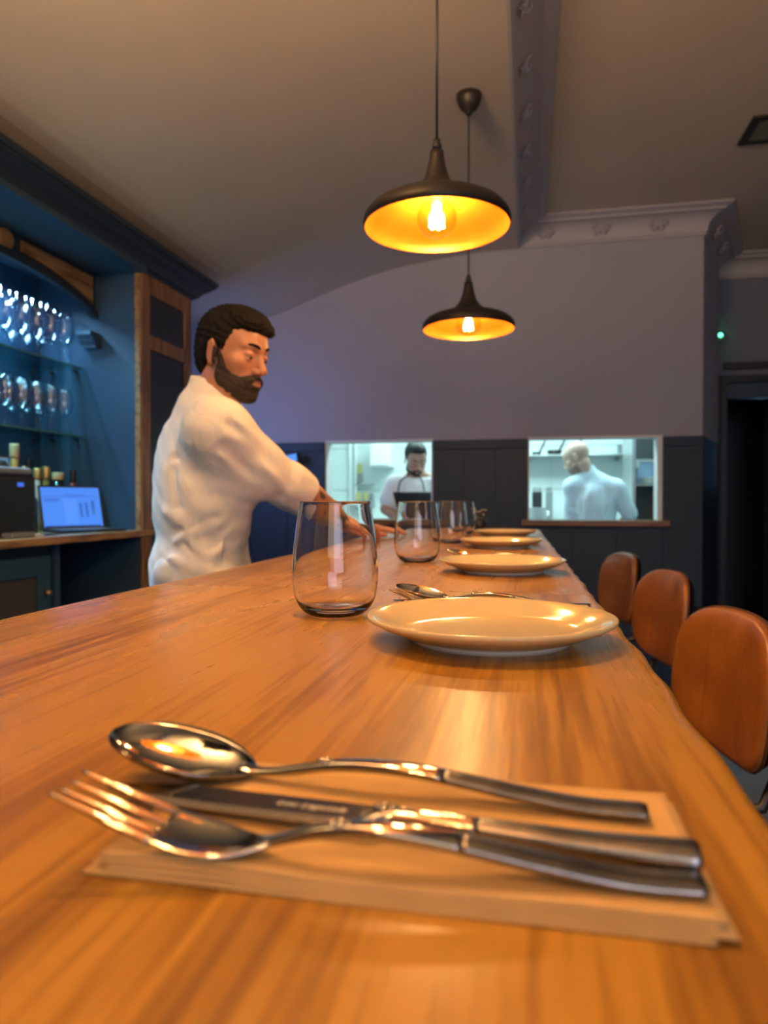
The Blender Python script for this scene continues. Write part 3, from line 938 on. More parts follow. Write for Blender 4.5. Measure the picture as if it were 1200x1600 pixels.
MB().box(gx - 0.06, gx + 0.175, gy - 0.06, gy + 0.06, gz + 0.0, gz + 0.02).build('drip_tray', M['grey'], e, bev=0.004)

# laptop
u = Vector((0.50, 0.866, 0)); f_ = Vector((0.866, -0.50, 0))
BL = Vector((-2.095, 2.735, CT))
e = empty('laptop', (BL + u * 0.14), 'open laptop with a bright blue screen on the back counter', 'laptop')
def lp(a, b, c):
    return tuple(BL + u * a + f_ * b + Vector((0, 0, c)))
W_ = 0.285
def slab3(o3, ax, ay, az, name, m, parent, bev=0.0):
    o3, ax, ay, az = Vector(o3), Vector(ax), Vector(ay), Vector(az)
    v = [o3 + ax * i + ay * j + az * k for i in (0, 1) for j in (0, 1) for k in (0, 1)]
    mb = MB().add(v, [(0, 1, 3, 2), (4, 6, 7, 5), (0, 4, 5, 1), (2, 3, 7, 6), (0, 2, 6, 4), (1, 5, 7, 3)])
    o = mb.build(name, m, parent, bev=bev)
    return fix_normals(o)
slab3(lp(0, 0, 0.001), u * W_, f_ * 0.195, Vector((0, 0, 0.010)), 'base', M['black'], e, 0.002)
for r_ in range(4):
    for c_ in range(10):
        slab3(lp(0.02 + c_ * 0.0248, 0.02 + r_ * 0.022, 0.0112), u * 0.021, f_ * 0.018, Vector((0, 0, 0.0012)), 'key', M['grey'], bpy.data.objects['base'])
sv = (Vector((0, 0, 1)) * 0.97 - f_ * 0.26).normalized()
sn = u.cross(sv).normalized()
if sn.dot(f_) < 0:
    sn = -sn
so3 = Vector(lp(0, -0.002, 0.008))
lid = slab3(so3 - sn * 0.006, u * W_, sv * 0.205, sn * 0.006, 'screen_lid', M['black'], e, 0.002)
scr = slab3(so3 + u * 0.008 + sv * 0.012 + sn * 0.0002, u * (W_ - 0.016), sv * 0.184, sn * 0.0006, 'display', emat('laptop_display', (0.09, 0.29, 1.0), 0.95), e)
def ui(a, b, wd, hg, m, k=0.0011):
    slab3(so3 + u * (0.008 + a * (W_ - 0.016)) + sv * (0.012 + b * 0.184) + sn * k, u * wd * (W_ - 0.016), sv * hg * 0.184, sn * 0.0002, 'screen_block', m, lid)
mu1 = emat('display_band', (0.09, 0.24, 0.9), 0.8)
mu2 = emat('display_text', (0.03, 0.08, 0.3), 0.5)
mu3 = emat('display_pale', (0.105, 0.31, 1.0), 1.0)
mu4 = emat('display_green', (0.03, 0.30, 0.25), 0.6)
ui(0.02, 0.76, 0.94, 0.025, mu1)
ui(0.38, 0.79, 0.36, 0.03, mu1)
ui(0.04, 0.64, 0.26, 0.08, mu1)
ui(0.36, 0.06, 0.22, 0.64, mu3)
for r_ in range(6):
    for c_ in (0.62, 0.72):
        ui(c_ + 0.01 * (r_ % 2), 0.62 - r_ * 0.062 - 0.06, 0.045, 0.03, mu2)
    ui(0.83, 0.62 - r_ * 0.062, 0.06, 0.03, mu4 if r_ > 3 else mu2)
ui(0.02, 0.0, 0.94, 0.025, mu2)
# cable and cloth on the counter
pts = [(-1.87, 2.20 + 0.04 * k, CT + 0.004) for k in range(4)] + [(-1.86 + 0.01 * math.sin(k), 2.36 + 0.045 * k, CT + 0.004) for k in range(1, 10)]
o = MB().tube(pts, 0.0035, 8).build('charger_cable', M['black'], smooth=True)
tag(o, 'black charger cable lying on the counter in front of the laptop', 'cable')
o = MB().box(-1.90, -1.83, 2.30, 2.40, CT, CT + 0.006).box(-1.895, -1.84, 2.31, 2.39, CT + 0.0062, CT + 0.012).build('bar_cloth', M['white'], bev=0.003)
tag(o, 'folded white cloth on the counter beside the grinder', 'cloth')

# ---------------------------------------------------------------- the bar
def xr(y):
    tab = [(-0.8, .094), (0.0, .095), (.317, .097), (.36, .0963), (.45, .0975), (.527, .0985), (.617, .0955), (.75, .0945), (.885, .0895), (1.05, .0885), (1.33, .0835), (1.63, .0765), (2.1, .068), (2.71, .0565), (3.2, .052)]
    return lerp_tab(y, tab) + 0.0012 * math.sin(y * 23) + 0.0013 * math.sin(y * 51 + 1)
def xl(y):
    return -0.548 - 0.0025 * math.sin(y * 9 + 1)
bar = empty('bar_counter', (-0.23, 1.2, 0), 'long honey-coloured wooden bar counter with a wavy right edge', 'bar counter')
def bar_slab(y0, y1, m, name):
    ny = max(2, int((y1 - y0) / 0.012))
    rings = []
    for i in range(ny + 1):
        y = y0 + (y1 - y0) * i / ny
        a, b = xl(y), xr(y)
        t = 0.048
        wv = 0.0010 * math.sin(y * 37)
        ring = []
        # rounded right (live) edge, square-ish left edge
        pr = [(b - 0.016, 0), (b - 0.008, -0.0012), (b - 0.003, -0.004), (b, -0.011 + wv), (b - 0.001, -0.024), (b - 0.006, -0.040), (b - 0.012, -t)]
        pl_ = [(a + 0.008, -t), (a, -t + 0.006), (a, -0.005), (a + 0.005, 0)]
        mid = [(a + (b - a) * k / 6, 0) for k in range(1, 6)]
        for x, z in pr + pl_ + mid:
            ring.append((x, y, BAR + z))
        rings.append(ring)
    return fix_normals(MB().loft(rings).build(name, m, bar, True))
s1 = bar_slab(-0.75, 0.969, M['barwood'], 'wooden_slab')
s2 = bar_slab(0.971, 3.16, M['barwood2'], 'wooden_slab')
for s in (s1, s2):
    em = s.modifiers.new('es', 'EDGE_SPLIT'); em.split_angle = math.radians(50)
MB().box(-0.50, -0.16, -0.70, 3.08, 0.0, BAR - 0.049).build('bar_body', M['dark'], bar)
for k in range(13):
    MB().box(-0.1595, -0.150, -0.70 + k * 0.29 + 0.003, -0.41 + k * 0.29 - 0.003, 0.10, BAR - 0.06).build('front_board', M['dark'], bar)
MB().box(-0.15, -0.02, -0.6, 3.0, 0.22, 0.245).build('foot_rail_shelf', M['black'], bar)
# brackets under foot rail
for k in range(4):
    MB().box(-0.15, -0.03, 0.0 + k * 0.9, 0.03 + k * 0.9, 0.0, 0.219).build('foot_bracket', M['black'], bar)

# plates
def plate_profile():
    out = [(0.0, 0.004), (0.064, 0.004), (0.066, 0.0), (0.071, 0.0), (0.073, 0.004), (0.085, 0.008), (0.100, 0.0145), (0.1095, 0.0195), (0.111, 0.0215), (0.1105, 0.0232), (0.109, 0.0236)]
    inn = [(0.104, 0.0222), (0.095, 0.0185), (0.086, 0.0148), (0.080, 0.0118), (0.074, 0.0098), (0.066, 0.0088), (0.03, 0.0084), (0.0, 0.0084)]
    return out + inn
PL = [((-0.034, 0.640), 'cream dinner plate nearest the camera on the bar'), ((-0.046, 1.262), 'second cream dinner plate along the bar, beside the second tumbler'),
      ((-0.074, 1.93), 'third cream dinner plate along the bar'), ((-0.080, 2.52), 'farthest cream dinner plate near the bar end')]
e = empty('dinner_plate', (*PL[0][0], BAR), PL[0][1], 'plate', 'dinner plates along the bar')
pp = plate_profile()
MB().lathe(pp[4:], 96, (*PL[0][0], BAR)).build('dish', M['plate'], e, True)
MB().lathe(pp[:5], 96, (*PL[0][0], BAR)).build('foot_ring', M['foot'], e, True)
for (p, lb) in PL[1:]:
    dup(e, (*p, BAR), label=lb)

# tumblers
def tumbler_profile():
    Hh = 0.1245
    out = [(0.0, 0.0012), (0.018, 0.0004), (0.027, 0.0), (0.031, 0.0012), (0.036, 0.005), (0.0415, 0.012), (0.0452, 0.022), (0.0470, 0.034), (0.0475, 0.046), (0.0470, 0.060), (0.0455, 0.078), (0.0430, 0.098), (0.0405, 0.114), (0.0390, Hh - 0.0012), (0.0386, Hh)]
    t = 0.0013
    inn = [(0.0380, Hh), (0.0376, Hh - 0.0012), (0.0390, 0.114), (0.0416, 0.098), (0.0441, 0.078), (0.0456, 0.060), (0.0461, 0.046), (0.0455, 0.034), (0.0434, 0.022), (0.0395, 0.0135), (0.033, 0.0085), (0.022, 0.0062), (0.008, 0.0056), (0.0, 0.0056)]
    # resample smoothly
    def cr(P, n=4):
        o_ = []
        for i in range(len(P) - 1):
            p0 = P[max(i - 1, 0)]; p1 = P[i]; p2 = P[i + 1]; p3 = P[min(i + 2, len(P) - 1)]
            for k in range(n):
                q = k / n
                o_.append(tuple(0.5 * ((2 * p1[j]) + (-p0[j] + p2[j]) * q + (2 * p0[j] - 5 * p1[j] + 4 * p2[j] - p3[j]) * q * q + (-p0[j] + 3 * p1[j] - 3 * p2[j] + p3[j]) * q ** 3) for j in (0, 1)))
        return o_ + [P[-1]]
    return cr(out) + cr(inn)
TG = [((-0.209, 0.750), 'clear stemless tumbler nearest the camera beside the first plate'), ((-0.224, 1.43), 'second clear tumbler along the bar, beside the second plate'),
      ((-0.226, 2.10), 'third clear tumbler along the bar'), ((-0.245, 2.68), 'farthest clear tumbler near the bar end')]
s1.cycles.is_caustics_receiver = True
s2.cycles.is_caustics_receiver = True
g = MB().lathe(tumbler_profile(), 72, (*TG[0][0], BAR + 0.0003)).build('tumbler', M['glass'], smooth=True, loc=(*TG[0][0], BAR + 0.0003))
fix_normals(g)
g.cycles.is_caustics_caster = True
tag(g, TG[0][1], 'glass', 'tumblers along the bar')
for (p, lb) in TG[1:]:
    dup(g, (*p, BAR + 0.0003), label=lb)

# ---------------------------------------------------------------- napkin and cutlery
NPT = 0.0052
def napkin(loc, rz, label):
    e = empty('paper_napkin', (loc[0], loc[1], BAR), label, 'napkin', 'kraft napkins under the cutlery', rz)
    hx, hy = 0.0990, 0.0460
    for k in range(4):
        nx, ny = 40, 20
        ox, oy = 0.0012 * (3 - k) * (1 if k % 2 else -1), -0.0011 * (3 - k)
        v, f = [], []
        for i in range(nx + 1):
            for j in range(ny + 1):
                x = -hx + 2 * hx * i / nx; y = -hy + 2 * hy * j / ny
                fr_ = (1 - (j / ny)) ** 2
                wv = (0.0016 * fr_ * (0.5 + 0.5 * math.sin(i / nx * 7.5 + 0.6)) + 0.0005 * math.sin(x * 60 + y * 20)) * (k + 1) / 4
                v.append((x + ox, y + oy, 0.0006 + k * 0.00125 + max(0, wv)))
        for i in range(nx):
            for j in range(ny):
                a = i * (ny + 1) + j
                f.append((a, a + ny + 1, a + ny + 2, a + 1))
        o = MB().add(v, f).build('paper_layer', M['napkin'], None, True)
        o.parent = e
        s_ = o.modifiers.new('s', 'SOLIDIFY'); s_.thickness = 0.0009; s_.offset = 0
    return e
n0 = napkin((-0.0435, 0.2585), 0.005, 'kraft paper napkin in the foreground under the nearest cutlery')
pm_ = MB()
for k, (px_, a_, ln_) in enumerate(((0.0, 90, 5), (0.004, 60, 4), (0.008, 95, 5), (0.012, 30, 3.5), (0.016, 75, 4.5), (0.020, 110, 4), (0.026, 55, 5), (0.030, 90, 4.5))):
    c_, s_ = math.cos(math.radians(a_)) * ln_ * 0.0005, math.sin(math.radians(a_)) * ln_ * 0.0005
    pm_.tube([(px_ - c_, -s_, 0), (px_ + c_, s_, 0)], 0.00045, 5)
mk_ = pm_.build('faint_printed_mark', M['ink'], None)
mk_.parent = n0
mk_.location = (0.020, 0.004, NPT + 0.0001)

def rr(hw, ht, n=16, p=4.0, zo=0.0):
    out = []
    for k in range(n):
        a = 2 * math.pi * k / n
        c, s = math.cos(a), math.sin(a)
        out.append((hw * math.copysign(abs(c) ** (2 / p), c), zo + ht * math.copysign(abs(s) ** (2 / p), s)))
    return out
def handle_loft(mb, tabw, tabt, tabz, s0, s1, n=40, p=3.2):
    rings = []
    for i in range(n + 1):
        s = s0 + (s1 - s0) * i / n
        hw, ht, z = lerp_s(s, tabw), lerp_s(s, tabt), lerp_s(s, tabz)
        sl = (lerp_s(s + 0.002, tabz) - lerp_s(s - 0.002, tabz)) / 0.004
        k = 1 / math.sqrt(1 + sl * sl)
        rings.append([(s - q[1] * sl * k, q[0], z + q[1] * k) for q in rr(hw, ht, 16, p)])
    return mb.loft(rings)
def lerp_s(x, tab):
    """smooth interpolation through a table"""
    if x <= tab[0][0]:
        return tab[0][1]
    if x >= tab[-1][0]:
        return tab[-1][1]
    for i in range(len(tab) - 1):
        if x <= tab[i + 1][0]:
            x0, y0 = tab[i]; x1, y1 = tab[i + 1]
            m0 = (y1 - tab[i - 1][1]) / (x1 - tab[i - 1][0]) if i > 0 else (y1 - y0) / (x1 - x0)
            m1 = (tab[i + 2][1] - y0) / (tab[i + 2][0] - x0) if i + 2 < len(tab) else (y1 - y0) / (x1 - x0)
            h = x1 - x0; q = (x - x0) / h
            return (2 * q ** 3 - 3 * q * q + 1) * y0 + (q ** 3 - 2 * q * q + q) * h * m0 + (-2 * q ** 3 + 3 * q * q) * y1 + (q ** 3 - q * q) * h * m1
def emblem(parent, s, z, r=0.0021):
    mb = MB()
    for dx, dy in ((0, 0), (0.0028, 0), (-0.0028, 0), (0, 0.0022), (0, -0.0022)):
        mb.sphere((s + dx, dy, z), r * 0.75, 8, (1, 1, 0.7))
    mb.tube([(s + 0.003, 0, z), (s + 0.012, 0, z - 0.0002)], [0.0014, 0.0005], 8)
    o = mb.build('clover_emblem', M['steel'], None, True)
    o.parent = parent
def child(mb, name, m, parent, smooth=True):
    o = mb.build(name, m, None, smooth)
    o.parent = parent
    return o
def place(e, tip, end, z):
    e.location = (tip[0], tip[1], z)
    e.rotation_euler = (0, 0, math.atan2(end[1] - tip[1], end[0] - tip[0]))

def make_spoon(label):
    e = empty('table_spoon', (0, 0, 0), label, 'spoon', 'spoons laid on the napkins')
    L = 0.228
    tz = [(0, 0.0165), (0.03, 0.0112), (0.06, 0.0052), (0.07, 0.0034), (0.085, 0.0052), (0.105, 0.0092), (0.125, 0.0104), (0.15, 0.0090), (0.18, 0.0052), (0.205, 0.0028), (L, 0.0030)]
    tw = [(0.060, 0.0048), (0.07, 0.0034), (0.085, 0.0032), (0.105, 0.0040), (0.13, 0.0046), (0.17, 0.0052), (L - .002, 0.0058), (L, 0.0052)]
    tt = [(0.060, 0.0010), (0.07, 0.0014), (0.085, 0.0018), (0.11, 0.0022), (0.16, 0.0021), (L - .002, 0.0021), (L, 0.0016)]
    child(handle_loft(MB(), tw, tt, tz, 0.0615, 0.150), 'neck', M['steel'], e)
    child(handle_loft(MB(), tw, tt, tz, 0.1502, L), 'handle', M['steel_dark'], e)
    # bowl
    ns, nu = 44, 24
    BLn = 0.069
    v, f = [], []
    for side in (0, 1):
        for i in range(ns + 1):
            t = i / ns
            t = 0.5 - 0.5 * math.cos(math.pi * t)
            s = t * BLn
            c = 0.46
            wdt = 0.0238 * math.sqrt(max(0.0, 1 - ((t - c) / c) ** 2)) if t < c else 0.0238 * max(0.0, 1 - ((t - c) / (1 - c)) ** 2) ** 0.72
            wdt = max(wdt, 0.0002 if t < .5 else 0.0030)
            zr = lerp_s(s, tz)
            dep = 0.0100 * (wdt / 0.0238) ** 1.1
            for j in range(nu + 1):
                uu = -1 + 2 * j / nu
                z = zr - dep * (1 - uu * uu) ** 0.9 + 0.0003
                off = -0.0012 * (1 - 0.4 * abs(uu)) if side else 0
                v.append((s, wdt * uu, max(z + off, 0.0002)))
    base = (ns + 1) * (nu + 1)
    for i in range(ns):
        for j in range(nu):
            a = i * (nu + 1) + j
            f.append((a, a + nu + 1, a + nu + 2, a + 1))
            f.append((base + a, base + a + 1, base + a + nu + 2, base + a + nu + 1))
        a = i * (nu + 1)
        f.append((a, base + a, base + a + nu + 1, a + nu + 1))
        a = i * (nu + 1) + nu
        f.append((a, a + nu + 1, base + a + nu + 1, base + a))
    o = child(MB().add(v, f), 'bowl', M['steel'], e)
    emblem(e, 0.101, 0.0106)
    return e
def make_fork(label):
    e = empty('table_fork', (0, 0, 0), label, 'fork', 'forks laid on the napkins')
    L = 0.212
    tz = [(0, 0.0200), (0.015, 0.0145), (0.03, 0.0092), (0.045, 0.0045), (0.058, 0.0030), (0.068, 0.0040), (0.080, 0.0075), (0.095, 0.0112), (0.112, 0.0125), (0.135, 0.0105), (0.165, 0.0060), (0.19, 0.0030), (L, 0.0030)]
    tw = [(0.070, 0.0042), (0.078, 0.0033), (0.09, 0.0034), (0.11, 0.0042), (0.14, 0.0050), (L - .002, 0.0060), (L, 0.0054)]
    tt = [(0.070, 0.0011), (0.08, 0.0015), (0.09, 0.0020), (0.11, 0.0023), (0.16, 0.0022), (L - .002, 0.0021), (L, 0.0016)]
    child(handle_loft(MB(), tw, tt, tz, 0.0705, 0.138), 'neck', M['steel'], e)
    child(handle_loft(MB(), tw, tt, tz, 0.1382, L), 'handle', M['steel_dark'], e)
    # palm of the fork
    tb = [(0.036, 0.0123), (0.046, 0.0126), (0.056, 0.0118), (0.064, 0.0088), (0.070, 0.0058), (0.076, 0.0036)]
    rings = []
    for i in range(21):
        s = 0.036 + 0.040 * i / 20
        hw, z = lerp_s(s, tb), lerp_s(s, tz)
        ring = []
        for (a, b) in rr(hw, 0.0011, 20, 3.0):
            ring.append((s, a, z + b + 0.0022 * (a / 0.0126) ** 2))
        rings.append(ring)
    child(MB().loft(rings), 'palm', M['steel'], e)
    for k in range(4):
        yc = (-1.5 + k) * 0.0070
        rings = []
        for i in range(22):
            t = i / 21
            s = t * 0.0375
            hw = 0.0009 + 0.0010 * min(1, t * 1.5)
            ht = 0.0006 + 0.0007 * min(1, t * 2)
            if i == 0:
                hw, ht = 0.0004, 0.0003
            z = lerp_s(s, tz)
            yy = yc * (0.93 + 0.07 * t)
            rings.append([(s, yy + a, z + b + 0.0022 * (yy / 0.0126) ** 2) for (a, b) in rr(hw, ht, 10, 2.5)])
        child(MB().loft(rings), 'tine', M['steel'], e)
    emblem(e, 0.099, 0.0136)
    return e
def make_knife(label):
    e = empty('table_knife', (0, 0, 0), label, 'knife', 'knives laid on the napkins')
    L = 0.222
    # blade: long outline with a fine serrated edge on the -y side
    n = 150
    top, bot = [], []
    for i in range(n + 1):
        s = 0.114 * i / n
        t = s / 0.114
        yb = 0.0085 * min(1.0, (t / 0.30)) ** 0.55 if t < 0.3 else 0.0085
        ye = -0.0090 * (1 - (1 - min(1, t / 0.5)) ** 2) ** 0.6
        ser = 0.00045 * (i % 2) if 0.12 < t < 0.8 else 0
        top.append((s, yb)); bot.append((s, ye - ser))
    v, f = [], []
    for i in range(n + 1):
        s = top[i][0]
        zb = 0.0035 + 0.0012 * (s / 0.114)
        v += [(s, top[i][1], zb + 0.0009), (s, top[i][1], zb - 0.0009), (s, bot[i][1], zb - 0.00015), (s, bot[i][1], zb + 0.00015), (s, bot[i][1] * .55, zb + 0.0009), (s, bot[i][1] * .55, zb - 0.0009)]
    for i in range(n):
        a, b = i * 6, i * 6 + 6
        f += [(a, b, b + 1, a + 1), (a, a + 4, b + 4, b), (a + 4, a + 3, b + 3, b + 4), (a + 3, a + 2, b + 2, b + 3), (a + 2, a + 5, b + 5, b + 2), (a + 5, a + 1, b + 1, b + 5)]
    f += [(0, 1, 5, 2, 3, 4), tuple(n * 6 + k for k in (4, 3, 2, 5, 1, 0))]
    o = child(MB().add(v, f), 'blade', mat('dark_blade_steel', (0.36, 0.34, 0.32), 0.16, 1.0, bump=0.05, bscale=200), e, False)
    fix_normals(o)
    tz = [(0.108, 0.0050), (0.12, 0.0058), (0.15, 0.0056), (0.19, 0.0052), (L, 0.0058)]
    tw = [(0.108, 0.0080), (0.114, 0.0070), (0.12, 0.0050), (0.15, 0.0048), (0.19, 0.0056), (L - .002, 0.0066), (L, 0.0060)]
    tt = [(0.108, 0.0014), (0.114, 0.0030), (0.12, 0.0036), (0.15, 0.0034), (0.19, 0.0036), (L - .002, 0.0040), (L, 0.0034)]
    child(handle_loft(MB(), tw, tt, tz, 0.108, 0.150), 'bolster', M['steel'], e)
    child(handle_loft(MB(), tw, tt, tz, 0.1502, L), 'handle', M['steel_dark'], e)
    emblem(e, 0.117, 0.0092)
    text_mesh('engraving', 'Lou Laguiole', 0.0054, mat('engraved_mark', (0.8, 0.74, 0.6), 0.5), e, (0.074, -0.0005, 0.0057), (0, 0, 0), 0.45, 0.00004)
    return e
top0 = BAR + NPT
sp = make_spoon('large table spoon on the foreground napkin, behind the knife')
place(sp, (-0.1835, 0.288), (0.0436, 0.2776), top0)
kn = make_knife('serrated table knife on the foreground napkin between spoon and fork')
place(kn, (-0.1672, 0.2565), (0.0545, 0.2395), top0)
fk = make_fork('four-tined table fork at the front edge of the foreground napkin')
place(fk, (-0.1591, 0.2185), (0.0527, 0.2273), top0)
ORDW = ['first', 'second', 'third']
for k, (dy, dx) in enumerate(((0.0, 0.0), (0.655, -0.012), (1.29, -0.03))):
    nm = ORDW[k]
    far = ['just behind the nearest plate', 'just behind the second plate along the bar', 'just behind the third plate along the bar'][k]
    dup(n0, (-0.045 + dx, 0.806 + dy, BAR), -0.16, 'kraft paper napkin ' + far)
    a, b = (-0.160 + dx, 0.862 + dy), (0.071 + dx, 0.800 + dy)
    c = dup(sp, label='table spoon ' + far); place(c, a, b, top0)
    c = dup(kn, label='table knife ' + far); place(c, (-0.155 + dx, 0.812 + dy), (0.066 + dx, 0.784 + dy), top0)
    c = dup(fk, label='table fork ' + far); place(c, (-0.152 + dx, 0.778 + dy), (0.058 + dx, 0.764 + dy), top0)
# small pot of dark sprigs past the last glass
px_, py_ = -0.205, 3.00
e = empty('table_ornament', (px_, py_, BAR), 'small dark bronze pot with round metallic knobs behind the last tumbler', 'ornament')
MB().lathe([(0, 0), (0.024, 0), (0.032, 0.02), (0.030, 0.04), (0.022, 0.05), (0.02, 0.05), (0.02, 0.03), (0, 0.03)], 20, (px_, py_, BAR + 0.0003)).build('pot', M['black'], e, True)
for k in range(9):
    a = k * 2.4
    q = (px_ + 0.028 * math.cos(a) * (0.4 + 0.07 * k), py_ + 0.028 * math.sin(a), BAR + 0.066 + 0.006 * (k % 5))
    MB().tube([(px_, py_, BAR + 0.031), q], 0.0015, 6).sphere(q, 0.0085, 6).build('knob_sprig', M['steel_dark'], e, True)

# ---------------------------------------------------------------- pendant lamps
def pendant(loc_xy, label):
    x, y = loc_xy
    z0 = CZ + 0.676
    zc_ = CZ + 1.594
    e = empty('pendant_lamp', (x, y, zc_), label, 'pendant lamp', 'pendant lamps over the bar')
    prof = [(.178, 0), (.1812, .004), (.182, .012), (.1785, .025), (.167, .039), (.150, .049), (.126, .058), (.100, .066), (.076, .075), (.056, .087), (.042, .101), (.032, .118), (.0255, .136), (.021, .154), (.018, .172), (.0165, .186), (0.0, .188)]
    MB().lathe(prof, 72, (x, y, z0)).build('shade', M['shade_out'], e, True)
    inn = [(.178, 0.0002), (.1778, .010), (.1740, .023), (.163, .035), (.147, .044), (.123, .053), (.097, .061), (.072, .070), (.052, .082), (.038, .097), (.028, .115), (.022, .128), (0, .130)]
    MB().lathe(inn, 72, (x, y, z0)).build('gold_lining', M['shade_in'], e, True)
    MB().lathe([(0, .187), (.011, .187), (.012, .200), (.009, .206), (.009, .214), (0, .216)], 20, (x, y, z0)).build('cord_grip', M['black'], e, True)
    MB().tube([(x, y, z0 + .214), (x, y, zc_ - 0.06)], 0.0032, 10).build('cord', M['black'], e, True)
    MB().lathe([(0.0, -0.078), (0.010, -0.078), (0.012, -0.068), (0.026, -0.060), (0.040, -0.042), (0.048, -0.020), (0.050, -0.0), (0, -0.0)], 36, (x, y, zc_)).build('ceiling_rose', M['shade_out'], e, True)
    MB().lathe([(0, .128), (.016, .128), (.018, .085), (.0, .083)], 20, (x, y, z0)).build('lamp_holder', M['brass'], e, True)
    gb = [(0.0, -0.026)] + [(0.049 * math.sin(a), 0.023 - 0.049 * math.cos(a)) for a in [math.pi * k / 16 for k in range(1, 14)]] + [(0.017, 0.078), (0.015, 0.084)]
    bo = MB().lathe(gb, 36, (x, y, z0)).build('bulb', M['bulb'], e, True)
    fm = MB()
    for k in range(6):
        a = k * math.pi / 3
        fm.tube([(x + 0.006 * math.cos(a), y + 0.006 * math.sin(a), z0 + 0.052), (x + 0.017 * math.cos(a + .4), y + 0.017 * math.sin(a + .4), z0 + 0.000)], 0.0034, 6)
    fm.build('filament', M['filament'], bo)
    l = bpy.data.lights.new('lamp_light', 'POINT')
    l.energy = PEND_W
    l.color = PEND_COL
    l.shadow_soft_size = 0.022
    l.cycles.is_caustics_light = True
    lo = bpy.data.objects.new('lamp_light', l)
    lo.parent = e
    lo.location = (0, 0, z0 + 0.026 - zc_)
    COL.objects.link(lo)
    return e
pendant((-0.2245, 1.740), 'large black pendant lamp with gold inside, nearer of the two hanging over the bar')
pendant((-0.235, 2.800), 'smaller-looking black pendant lamp with gold inside, farther along the bar')
pendant((-0.215, 0.680), 'pendant lamp directly above the nearest plate, above the frame')
pendant((-0.205, -0.380), 'pendant lamp behind the camera over the bar')

